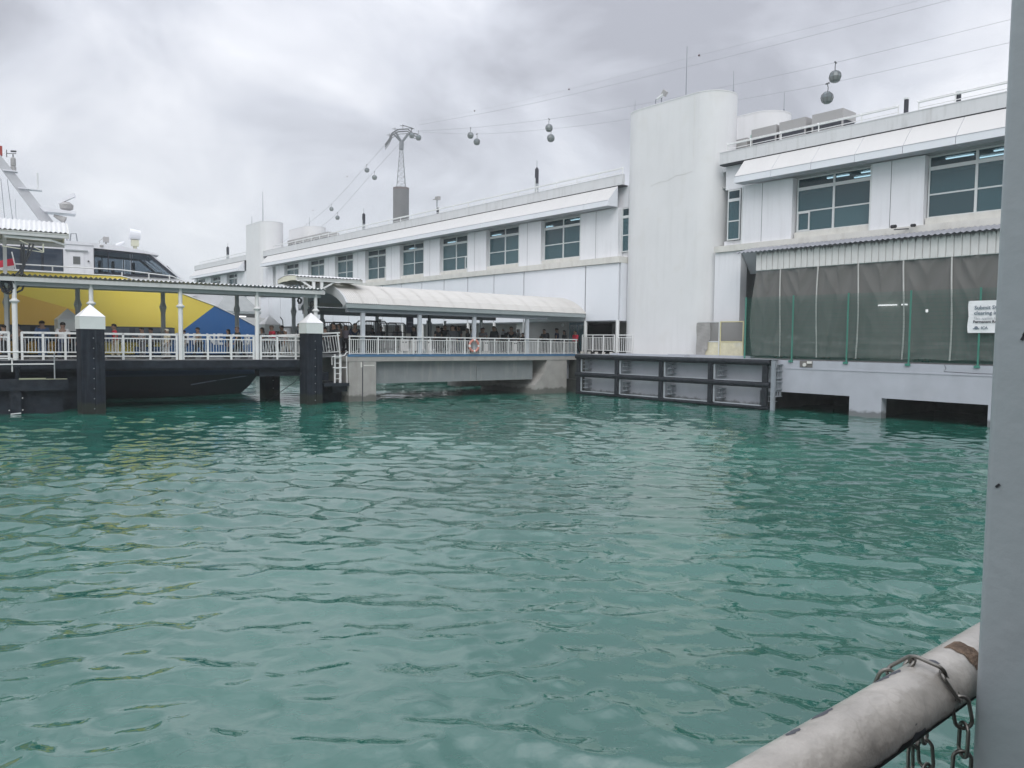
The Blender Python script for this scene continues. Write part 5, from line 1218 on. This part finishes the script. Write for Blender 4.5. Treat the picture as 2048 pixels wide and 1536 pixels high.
        rr = {'spi': (.145, .112), 'pel': (.158, .122), 'che': (.162, .118), 'nek': .075, 'sh': .07, 'el': .058 if not longs else .055, 'wr': .042}
        m_ = mb_from(build(ks, es, lambda k: rr[k] if k in rr else rr[k[:-1]]))
        J.clear(); J.update(j2); return m_
    def trous(short, skirt=False):
        j2 = dict(J)
        for s in 'LR':
            if short: J['kn'+s] = tuple(Vector(J['hi'+s]).lerp(Vector(J['kn'+s]), .95))
            J['an'+s] = tuple(Vector(J['kn'+s]).lerp(Vector(J['an'+s]), .95))
        ks = ['pel', 'hiL', 'hiR', 'knL', 'knR'] + ([] if short else ['anL', 'anR'])
        es = [('pel', 'hiL'), ('pel', 'hiR'), ('hiL', 'knL'), ('hiR', 'knR')] + ([] if short else [('knL', 'anL'), ('knR', 'anR')])
        rr = {'pel': (.148, .112), 'hi': .098, 'kn': .074 if not short else .085, 'an': .062}
        m_ = mb_from(build(ks, es, lambda k: rr[k] if k in rr else rr[k[:-1]]))
        J.clear(); J.update(j2); return m_
    hr_ = {}
    def cap(r, zlo, back, extra=None):
        m_ = MB(); rows = []
        for i in range(9):
            t = i/8*PI*.62; row = []
            for j in range(17):
                a = 2*PI*j/16; fr = math.sin(a)   # +1 is the face side
                tt = t*(.95 if fr < .3 else .95-.40*(fr-.3)/.7)
                x = r*math.sin(tt)*math.cos(a); y = r*1.12*math.sin(tt)*math.sin(a); z = r*1.15*math.cos(tt)
                row.append((hx+x, hy-.012+y, hz+.012+z))
            rows.append(row)
        m_.grid(rows)
        if back:
            rows = []
            for i in range(6):
                z = hz-.02-back*i/5; w = .088+.02*math.sin(i/5*PI)
                rows.append([(hx+w*math.cos(a), hy-.02+w*1.0*math.sin(a), z) for a in [PI*.95+k/8*PI*1.1 for k in range(9)]])
            m_.grid(rows)
        return m_
    hr_['short'] = cap(.097, 0, 0); hr_['long'] = cap(.099, 0, .26)
    hij = cap(.103, 0, .12)
    hij.lathe((hx, hy-.02, hz-.34), [(.17, 0), (.15, .08), (.10, .18), (.085, .24)], 12)
    hr_['hijab'] = hij
    capm = cap(.100, 0, 0); capm.add([(hx-.08, hy+.07, hz+.05), (hx+.08, hy+.07, hz+.05), (hx+.06, hy+.19, hz+.035), (hx-.06, hy+.19, hz+.035)], [(0, 1, 2, 3), (3, 2, 1, 0)])
    hr_['cap'] = capm
    sh = MB()
    for s in 'LR':
        a = J['an'+s]; t_ = J['to'+s]
        sh.prism([(a[1]-.07, 0), (t_[1]+.09, 0), (t_[1]+.08, .05), (a[1]+.05, .09), (a[1]-.07, .09)], 'x', a[0]-.045, a[0]+.05)
    return {'body': b.mesh('person', SKM, True), 'short_sleeve': shirt(False).mesh('shirt', SKM, True), 'long_sleeve': shirt(True).mesh('shirt', SKM, True),
            'trousers': trous(False).mesh('trousers', SKM, True), 'shorts': trous(True).mesh('trousers', SKM, True),
            'hair': {k: v.mesh('hair', SKM, True) for k, v in hr_.items()}, 'shoes': sh.mesh('shoes', blk_m)}
POSE = {k: pose_mesh(k) for k in ('stand', 'walk', 'phone', 'lean', 'bag')}
C_ = {'black': (.022, .022, .027), 'navy': (.03, .045, .09), 'blue': (.07, .12, .24), 'grey': (.16, .16, .17), 'lgrey': (.34, .34, .35), 'white': (.66, .66, .66), 'red': (.55, .03, .06), 'tan': (.36, .30, .23),
      'cream': (.60, .55, .42), 'khaki': (.42, .36, .27), 'denim': (.08, .12, .20), 'brown': (.13, .09, .07), 'dgrey': (.07, .075, .085), 'teal': (.06, .16, .16), 'pink': (.42, .22, .22), 'hair': (.018, .014, .012), 'skirt': (.5, .49, .47), 'mauve': (.25, .22, .26)}
def cm(n): return mat('cloth_'+n, C_[n], .85, var=.12, scale=6)
HG = 'passengers waiting on the footbridge'; PG = 'passengers walking along the pontoon'
def person(loc, h, rz, pose, top, bottom, hair, hcol, label, group, skirt=False, sleeve='short_sleeve'):
    t = thing('person', label, 'person', loc, rz, group=group, local=True)
    q_ = POSE[pose]; k = h/1.745; t.scale = (k*1.27, k*1.22, k)
    def sub(nm, me, m_):
        o = inst(nm, me, t); o.material_slots[0].link = 'OBJECT'; o.material_slots[0].material = m_; return o
    sub('body', q_['body'], SKM)
    sub('shirt', q_[sleeve], cm(top)); sub('trousers', q_['shorts' if skirt else 'trousers'], cm(bottom))
    sub('hair' if hair in ('short', 'long') else 'headscarf' if hair == 'hijab' else 'cap', q_['hair'][hair], cm(hcol)); inst('shoes', q_['shoes'], t)
    return t
def backpack(p, c, label, holder_rz, k=1.0):
    # a rucksack behind a walker who faces along its +Y
    t = thing('backpack', label, 'bag', p, holder_rz, local=True)
    part('bag_body', MB().prism([(-.30, -.22), (-.13, -.24), (-.12, .20), (-.20, .26), (-.30, .12)], 'x', -.15, .15), cm(c), t)
    part('strap', MB().tube([(-.1, -.14, .2), (-.11, .02, .24), (-.1, .14, .1)], .02, 5).tube([(.1, -.14, .2), (.11, .02, .24), (.1, .14, .1)], .02, 5), cm('black'), t)
W_ = PI/2; E__ = -PI/2
# bridge: x, y, height, turn, pose, top, bottom, hair, hair colour, label
BR = [
 (20.28, 42.0, 1.55, .3, 'stand', 'dgrey', 'dgrey', 'short', 'hair', 'person in dark grey just right of the front right pile, head above the gangway rail'),
 (21.10, 42.5, 1.80, 1.9, 'phone', 'black', 'black', 'short', 'hair', 'dark haired person in a black jacket at the footbridge end, left of the cage trolleys'),
 (21.65, 42.8, 1.80, 1.2, 'stand', 'brown', 'dgrey', 'long', 'hair', 'person in a brown top with long hair at the left end of the footbridge'),
 (22.20, 43.1, 1.72, 2.2, 'stand', 'mauve', 'black', 'long', 'hair', 'person in a mauve top between the brown top and the first cage trolley'),
 (22.60, 42.9, 1.84, 3.0, 'lean', 'navy', 'black', 'short', 'hair', 'person in a navy shirt leaning against the leftmost cage trolley'),
 (24.68, 44.2, 1.62, 1.4, 'stand', 'black', 'black', 'short', 'hair', 'person in black half hidden behind the middle cage trolley'),
 (24.19, 44.0, 1.70, 1.7, 'stand', 'dgrey', 'black', 'short', 'hair', 'person in dark grey behind the full luggage cage, left side'),
 (26.55, 44.3, 1.78, 2.5, 'phone', 'mauve', 'dgrey', 'long', 'hair', 'long haired person in mauve left of the hanging sign'),
 (26.78, 42.6, 1.75, 1.5, 'stand', 'black', 'dgrey', 'short', 'hair', 'person in black facing left beside the second near column'),
 (28.38, 42.2, 1.80, .2, 'stand', 'black', 'black', 'short', 'hair', 'broad person in black right of the dark pole, seen from behind'),
 (29.13, 42.4, 1.88, 2.0, 'walk', 'black', 'dgrey', 'short', 'hair', 'tall person in black, left one of the two close together in mid bridge'),
 (29.12, 41.6, 1.84, 2.6, 'stand', 'dgrey', 'lgrey', 'short', 'hair', 'broad person in dark grey, right one of the two close together in mid bridge'),
 (30.76, 43.2, 1.88, 1.6, 'stand', 'dgrey', 'denim', 'short', 'hair', 'tall slim person in dark grey facing left, just left of the lifebuoy'),
 (31.11, 42.6, 1.70, 1.2, 'bag', 'black', 'black', 'long', 'hair', 'person in black with long hair behind the top of the lifebuoy'),
 (32.60, 43.8, 1.86, 1.0, 'stand', 'black', 'black', 'short', 'hair', 'person in black right of the third near column, back row'),
 (32.09, 42.2, 1.76, 2.8, 'phone', 'grey', 'dgrey', 'short', 'hair', 'person in grey right of the third near column, front row'),
 (33.55, 44.2, 1.78, 1.3, 'stand', 'dgrey', 'black', 'short', 'hair', 'person in dark grey in the back of the group right of the lifebuoy'),
 (32.98, 42.1, 1.88, 1.8, 'stand', 'black', 'lgrey', 'short', 'hair', 'tall person in black beside the bright post in the right group'),
 (34.40, 43.8, 1.80, 2.4, 'stand', 'lgrey', 'grey', 'hijab', 'black', 'person in light grey wearing a black headscarf, behind the right group'),
 (34.42, 42.8, 1.78, 1.5, 'stand', 'black', 'black', 'hijab', 'lgrey', 'person in a pale grey headscarf in the middle of the right group'),
 (34.78, 42.3, 1.88, 2.2, 'lean', 'black', 'dgrey', 'short', 'hair', 'tallest person in black in the right group, leaning forward'),
 (35.77, 42.8, 1.74, 1.2, 'stand', 'lgrey', 'lgrey', 'hijab', 'lgrey', 'person all in pale grey with a headscarf beside the last near column'),
 (35.43, 41.9, 1.47, 1.4, 'stand', 'black', 'black', 'short', 'hair', 'short person in black in front of the last near column'),
 (33.3, 45.0, 1.74, 1.0, 'stand', 'blue', 'black', 'short', 'hair', 'person in a blue shirt at the back of the right group'),
 (35.1, 44.6, 1.70, 2.0, 'stand', 'cream', 'dgrey', 'short', 'hair', 'person in a cream shirt at the back of the right group by the last column'),
 (31.6, 44.9, 1.76, 1.5, 'stand', 'navy', 'black', 'short', 'hair', 'person in navy at the back, above and right of the lifebuoy'),
 (30.0, 44.0, 1.74, .8, 'walk', 'lgrey', 'black', 'short', 'hair', 'person in light grey walking behind the tall slim person near the lifebuoy'),
 (25.5, 44.6, 1.72, 2.2, 'stand', 'black', 'black', 'short', 'hair', 'person in black seen through the empty cage trolley'),
 (27.6, 43.8, 1.72, 1.2, 'stand', 'mauve', 'black', 'long', 'hair', 'person in mauve between the second near column and the dark pole'),
 (37.93, 42.4, 1.78, 1.7, 'phone', 'dgrey', 'black', 'short', 'hair', 'curly haired person with a backpack at the right end of the footbridge'),
 (39.00, 42.2, 1.88, .6, 'stand', 'navy', 'black', 'short', 'hair', 'large person in navy by the entrance wall at the bridge end'),
 (39.30, 41.7, 1.72, 1.2, 'stand', 'black', 'black', 'long', 'hair', 'woman in black beside the blue entrance doors'),
 (39.9, 41.1, 1.70, 1.6, 'walk', 'red', 'black', 'short', 'hair', 'person in dark red coming out of the entrance doors'),
]
for i, (x, y, h_, rz, po, a, b, hr1, hc, lb) in enumerate(BR):
    person((x, y, 2.75), h_, rz, po, a, b, hr1, hc, lb, HG, sleeve='short_sleeve' if i % 3 == 0 else 'long_sleeve')
backpack((38.02, 42.4, 4.02), 'black', 'black backpack worn by the curly haired person at the right bridge end', 1.7)
PO = [
 (-14.61, 1.2, 1.60, 1.0, 'stand', 'white', 'dgrey', 'short', 'hair', 'person in a white shirt at the left edge of the view behind the railing', 0),
 (-13.86, 2.0, 1.68, 2.0, 'lean', 'brown', 'black', 'short', 'hair', 'stooping person in brown next to the leftmost white column', 0),
 (-13.03, 2.2, 1.86, .2, 'stand', 'blue', 'denim', 'short', 'hair', 'tall person in a blue shirt right of the leftmost white column', 0),
 (-12.17, 1.6, 1.80, -.3, 'bag', 'white', 'navy', 'short', 'hair', 'person in a white tee seen from behind, in front of the grey pile', 0),
 (-11.45, 1.6, 1.63, 1.2, 'stand', 'grey', 'black', 'short', 'hair', 'person in grey half hidden by the front left pile', 0),
 (-9.85, 1.4, 1.76, 1.5, 'bag', 'red', 'cream', 'short', 'hair', 'person in a red shirt and cream trousers right of the front left pile', 0),
 (-8.54, 1.8, 1.61, 1.8, 'phone', 'lgrey', 'grey', 'short', 'hair', 'person in a pale grey shirt right of the red shirted person', 0),
 (-8.00, 2.6, 1.60, 1.4, 'stand', 'mauve', 'black', 'short', 'hair', 'person in mauve behind the pale grey shirt, against the hull windows', 0),
 (-7.41, 1.2, 1.55, 1.7, 'stand', 'cream', 'skirt', 'cap', 'cream', 'person in a cream top and cap left of the middle white column', 0),
 (-6.51, 1.6, 1.51, 1.6, 'stand', 'black', 'navy', 'short', 'hair', 'short person in black just right of the middle white column', 0),
 (-5.78, 1.4, 1.66, 1.6, 'walk', 'tan', 'black', 'short', 'hair', 'stooping person in a tan shirt walking left before the blue bow', 0),
 (-4.20, 1.6, 1.60, 1.5, 'stand', 'black', 'navy', 'long', 'hair', 'long haired person in black before the blue bow', 0),
 (-3.76, 1.2, 1.74, 1.6, 'walk', 'black', 'black', 'short', 'brown', 'person in a black tee walking left by the column before the blue bow', 0),
 (-2.37, 1.5, 1.72, 1.4, 'phone', 'grey', 'dgrey', 'long', 'hair', 'woman in a grey top walking left, right of the bow column', 0),
 (-1.70, 1.8, 1.82, 1.6, 'walk', 'red', 'black', 'short', 'brown', 'person in a bright red shirt walking left down the gangway', 0),
 (-.92, 2.5, 1.80, 1.6, 'walk', 'dgrey', 'black', 'short', 'hair', 'person in dark grey behind the white cap on the gangway', 0),
 (-1.04, 1.4, 1.55, 1.7, 'walk', 'pink', 'tan', 'cap', 'white', 'short person in a white cap and pink top on the gangway', 0),
 (-.01, 2.0, 1.88, 1.5, 'walk', 'navy', 'black', 'short', 'hair', 'person in navy walking left just left of the front right pile', 0)]
for i, (s, v, h_, rz, po, a, b, hr1, hc, lb, _) in enumerate(PO):
    w = Matrix.Rotation(-A_, 4, 'Z') @ Vector((s, v, 0)) + Vector(P0)
    zf = 2.48 if s < -2.6 else 2.48 + (s+2.6)/2.6*.14
    person((w.x, w.y, zf), h_, rz, po, a, b, hr1, hc, lb, PG, sleeve='long_sleeve' if i in (2, 11) else 'short_sleeve')
w = Matrix.Rotation(-A_, 4, 'Z') @ Vector((-1.55, 1.8, 0)) + Vector(P0)
backpack((w.x, w.y, 3.78), 'brown', 'dark red backpack worn by the red shirted person on the gangway', 1.6)
w = Matrix.Rotation(-A_, 4, 'Z') @ Vector((-9.9, 1.35, 0)) + Vector(P0)
backpack((w.x-.02, w.y, 3.60), 'navy', 'dark backpack on the red shirted person right of the front left pile', -1.6)
# shapes of people behind the netting
for i, (x, y, h_, rz, lb) in enumerate(((41.0, 25.1, 1.7, 1.9, 'dim person behind the first netting panel, near the gate'), (41.2, 24.3, 1.6, 2.1, 'dim person in a pale top behind the first netting seam'), (41.3, 22.3, 1.65, 1.6, 'dim person behind the second netting panel'), (41.4, 20.6, 1.7, 2.2, 'dim person behind the third netting panel, left of the lit wall'), (41.4, 16.9, 1.6, 1.6, 'dim person behind the netting right of the lit wall'))):
    person((x, y, 2.81), h_, rz, 'stand', ('lgrey', 'white', 'black', 'navy', 'grey')[i], 'dgrey', 'short', 'hair', lb, 'dim figures behind the netting')

# ------------------------------------------------------------------ foreground: boat post, rail and chain
pg = mat('boat_post_grey', (.35, .39, .405), .38, var=.05, scale=5, bump=.06, bscale=60, blot=.25, bcol=(.33, .35, .36), coat=.2)
BP = thing('boat_post', 'grey painted square steel post close to the camera at the right edge', 'post', (.8, .27, 2.6))
def rbox(x0, x1, y0, y1, r, z0, z1, lean=0):
    pts = []
    for cx_, cy_, a0 in ((x1-r, y1-r, 0), (x0+r, y1-r, 90), (x0+r, y0+r, 180), (x1-r, y0+r, 270)):
        for k in range(5):
            a = math.radians(a0+k*22.5); pts.append((cx_+r*math.cos(a), cy_+r*math.sin(a)))
    n = len(pts); vs = [(x+lean*(z0-3.5), y-lean*.6*(z0-3.5), z0) for x, y in pts]+[(x+lean*(z1-3.5), y-lean*.6*(z1-3.5), z1) for x, y in pts]
    return MB().add(vs, [(i, (i+1) % n, n+(i+1) % n, n+i) for i in range(n)]+[tuple(range(n-1, -1, -1)), tuple(range(n, 2*n))])
pp = part('shaft', rbox(.803, .868, .200, .2715, .007, 2.4, 4.6, .004), pg, BP)
for p in pp.data.polygons: p.use_smooth = abs(p.normal.z) < .5
pp.data.set_sharp_from_angle(angle=math.radians(48))
part('rust_run', MB().grid([[(.8028+.0002, .2045+.004*math.sin(i*1.7)+j*.002, 3.45-i*.05) for j in range(3)] for i in range(16)]), mat('rust', (.13, .07, .035), .9, var=.4, scale=30), BP)
for y, z, l_ in ((.247, 3.607, .006), (.2455, 3.611, .007), (.23, 3.603, .003), (.262, 3.47, .003)): part('chip', MB().bar((.8026, y, z), (.8026, y-.003, z+l_), .002), blk_m, BP)
rm = mat('boat_rail_paint', (.46, .43, .385), .35, var=.20, scale=22, bump=.2, bscale=45, streak=.45, scol=(.27, .25, .22), sx=18, sz=30, blot=0, coat=.25)
# worn paint: chips and hairline cracks
t_ = rm.node_tree; b = t_.nodes['Principled BSDF']; old = b.inputs['Base Color'].links[0].from_socket
g_ = t_.nodes.new('ShaderNodeNewGeometry'); mpn = t_.nodes.new('ShaderNodeMapping'); mpn.inputs['Scale'].default_value = (14, 30, 30); t_.links.new(g_.outputs['Position'], mpn.inputs[0])
qn = t_.nodes.new('ShaderNodeTexNoise'); qn.inputs['Scale'].default_value = 1.0; qn.inputs['Detail'].default_value = 3; t_.links.new(mpn.outputs[0], qn.inputs['Vector'])
mr = t_.nodes.new('ShaderNodeMapRange'); t_.links.new(qn.outputs[0], mr.inputs[0]); mr.inputs[1].default_value = .715; mr.inputs[2].default_value = .722; mr.inputs[4].default_value = 1
mi = t_.nodes.new('ShaderNodeMix'); mi.data_type = 'RGBA'; t_.links.new(mr.outputs[0], mi.inputs[0]); t_.links.new(old, mi.inputs[6]); mi.inputs[7].default_value = (.08, .085, .10, 1)
vo = t_.nodes.new('ShaderNodeTexVoronoi'); vo.feature = 'DISTANCE_TO_EDGE'; vo.inputs['Scale'].default_value = 11; 
qd = t_.nodes.new('ShaderNodeTexNoise'); qd.inputs['Scale'].default_value = 30; t_.links.new(g_.outputs['Position'], qd.inputs['Vector'])
va = t_.nodes.new('ShaderNodeVectorMath'); va.operation = 'MULTIPLY_ADD'; t_.links.new(qd.outputs[1], va.inputs[0]); va.inputs[1].default_value = (.05, .05, .05); t_.links.new(g_.outputs['Position'], va.inputs[2]); t_.links.new(va.outputs[0], vo.inputs['Vector'])
m3 = t_.nodes.new('ShaderNodeMapRange'); t_.links.new(vo.outputs[0], m3.inputs[0]); m3.inputs[1].default_value = .004; m3.inputs[2].default_value = .014; m3.inputs[3].default_value = .16; m3.inputs[4].default_value = 0
mi2 = t_.nodes.new('ShaderNodeMix'); mi2.data_type = 'RGBA'; t_.links.new(m3.outputs[0], mi2.inputs[0]); t_.links.new(mi.outputs[2], mi2.inputs[6]); mi2.inputs[7].default_value = (.25, .22, .18, 1)
t_.links.new(mi2.outputs[2], b.inputs['Base Color'])
BRL = thing('boat_rail', 'thick worn cream painted handrail crossing the lower right corner', 'railing', (.6, .308, 3.26))
pts = [(x, .308, 3.2635) for x in np.linspace(.2, 1.3, 40)]
part('tube', MB().tube(pts, .0282, 40), rm, BRL, smooth=True)
part('dirt_patch', MB().grid([[(.838+.0045*i+.002*math.sin(j*2.1), .308+.0288*math.cos(math.radians(150-j*9)), 3.2635+.0288*math.sin(math.radians(150-j*9))) for j in range(9)] for i in range(7)]), mat('rust_dirt', (.16, .11, .075), .9, var=.5, scale=60, bump=.5, bscale=120), BRL)
for k_, (px_, an_, w_, h_) in enumerate(((.742, 64, .020, 9), (.722, 58, .030, 11), (.610, 60, .034, 10), (.700, 200, .040, 15), (.560, 66, .02, 8), (.792, 96, .006, 10), (.786, 101, .004, 8))):
    r_ = random.Random(k_+3); rows = []
    for i in range(7):
        u = i/6*2-1; hh = h_*math.sqrt(max(0, 1-u*u))*(1+.25*math.sin(i*2.3+k_))
        rows.append([(px_+u*w_/2, .308+.0284*math.cos(math.radians(an_+hh*(j/3-1))), 3.2635+.0284*math.sin(math.radians(an_+hh*(j/3-1)))) for j in range(7)])
    part('paint_chip', MB().grid(rows), mat('bare_grey', (.07, .075, .09), .6), BRL)
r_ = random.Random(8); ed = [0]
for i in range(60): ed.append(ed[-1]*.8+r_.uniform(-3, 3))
part('dark_underside', MB().grid([[(.45+i*.0075, .308+.02855*math.cos(math.radians(a)), 3.2635+.02855*math.sin(math.radians(a))) for a in [(198+ed[i]-(9 if 28 < i < 33 else 0))+(280-198)*j/10 for j in range(11)]] for i in range(56)]), mat('underside_black', (.018, .016, .015), .7, var=.4, scale=40), BRL, smooth=True)  # near-black band on the lower side of the tube, ragged along its upper edge
# chain: real links on a path
ch_m = mat('chain_steel', (.22, .21, .19), .38, metal=.85, var=.25, scale=60)
def link_mesh(L_=.032, w=.0078, r=.0019):
    pts = []
    for i in range(24):
        a = 2*PI*i/24; x = w*math.cos(a); y = (L_/2-w)*(1 if math.sin(a) >= 0 else -1) + w*math.sin(a)
        pts.append((x, y, 0))
    m_ = MB(); n = 24; k = 8
    for i in range(n):
        p = Vector(pts[i]); d = (Vector(pts[(i+1) % n])-Vector(pts[i-1])).normalized(); a = Vector((0, 0, 1)); c_ = d.cross(a)
        m_.v += [tuple(p+a*math.cos(2*PI*j/k)*r+c_*math.sin(2*PI*j/k)*r) for j in range(k)]
    m_.f = [(i*k+j, i*k+(j+1) % k, ((i+1) % n)*k+(j+1) % k, ((i+1) % n)*k+j) for i in range(n) for j in range(k)]
    return m_.mesh('chain_link', ch_m, True)
LM = link_mesh()
def chain(path, label, roll0=0, L_=.032):
    P_ = [Vector(p) for p in path]; t = thing('chain', label, 'chain', P_[0], group='steel chains on the boat rail', local=True)
    # walk the path at link pitch
    pitch_ = L_-2*.0019-.001; out = [P_[0]]; cur = P_[0]; i = 1
    while i < len(P_):
        if (P_[i]-cur).length >= pitch_:
            cur = cur+(P_[i]-cur).normalized()*pitch_; out.append(cur)
        else: i += 1
    for k in range(len(out)-1):
        a, b_ = out[k], out[k+1]; d = (b_-a).normalized(); q_ = d.to_track_quat('Y', 'Z') @ __import__('mathutils').Quaternion((0, 1, 0), roll0 + (PI/2 if k % 2 else 0) + random.uniform(-.25, .25))
        o = inst('chain_link', LM, t); o.rotation_mode = 'QUATERNION'; o.rotation_quaternion = q_; o.location = (a+b_)/2-P_[0]
    return t
def ringp(x, a0, a1, R=.0332, n=12, dx=0): return [(x+dx*i/n, .308+R*math.cos(math.radians(a0+(a1-a0)*i/n)), 3.2635+R*math.sin(math.radians(a0+(a1-a0)*i/n))) for i in range(n+1)]
c1 = ringp(.775, -20, 112, dx=.0) 
c1 = [(.762, .352, 3.225)] + ringp(.765, 10, 172, dx=.012) + [(.790, .268, 3.25), (.792, .272, 3.22), (.787, .275, 3.18), (.784, .276, 3.11), (.784, .276, 3.0)]
chain(c1, 'steel chain looped over the worn handrail beside the grey post', .3)
chain([(.843, .349, 3.262), (.843, .340, 3.225), (.846, .327, 3.19), (.848, .325, 3.10), (.848, .325, 2.95)], 'chain hanging behind the handrail, middle of the three hanging strands', .5)
chain([(.812, .332, 3.188), (.812, .331, 3.15), (.812, .331, 3.0)], 'chain strand hanging leftmost below the handrail', .1)
single('snap_hook', MB().tube([(.806, .335, 3.235), (.803, .334, 3.21), (.810, .331, 3.192), (.818, .329, 3.186), (.822, .328, 3.192)], .0026, 6).tube([(.800, .337, 3.225), (.806, .333, 3.19)], .004, 6), ch_m, 'small steel snap hook at the top of the leftmost hanging chain', 'hook')


# the boat the picture is taken from: unseen deck, side and wall, added to darken the rail
OB = thing('unseen_own_boat', 'unseen dark deck and tall wall of the boat, added to shade the worn handrail', 'boat', (0, -1, 2.2))
obm = mat('unseen_boat_dark', (.025, .027, .03), .7, var=.1)
part('deck', MB().box(-9, 6, -3.2, .33, 2.0, 2.2), obm, OB)
part('unseen_hull_side', MB().box(-9, 6, -3.2, .20, -.8, 1.99), obm, OB)
part('sun_block_wall', MB().box(-9, 6, -1.6, -1.5, 2.21, 6.2), obm, OB)  # tall unseen wall, raised to keep the sun off the rail

# lettering as plain meshes
dg = bpy.context.evaluated_depsgraph_get(); dg.update()
for o in [x for x in bpy.data.objects if x.type == 'FONT']:
    me = bpy.data.meshes.new_from_object(o.evaluated_get(dg)); me.name = o.name
    n_ = bpy.data.objects.new('lettering', me); COL.objects.link(n_); n_.parent = o.parent; n_.matrix_local = o.matrix_local.copy()
    bpy.data.objects.remove(o)

# ------------------------------------------------------------------ damp air
hz_ = MB().box(-720, 720, -720, 720, -8, 122)
hm_ = bpy.data.materials.new('damp_air'); hm_.use_nodes = True; t_ = hm_.node_tree; t_.nodes.remove(t_.nodes['Principled BSDF'])
pv = t_.nodes.new('ShaderNodeVolumePrincipled'); pv.inputs['Color'].default_value = (.98, .985, .99, 1); pv.inputs['Density'].default_value = 0.0005
t_.links.new(pv.outputs[0], t_.nodes['Material Output'].inputs['Volume'])
single('haze', hz_, hm_, 'thin damp haze over the harbour', 'haze', kind='stuff')
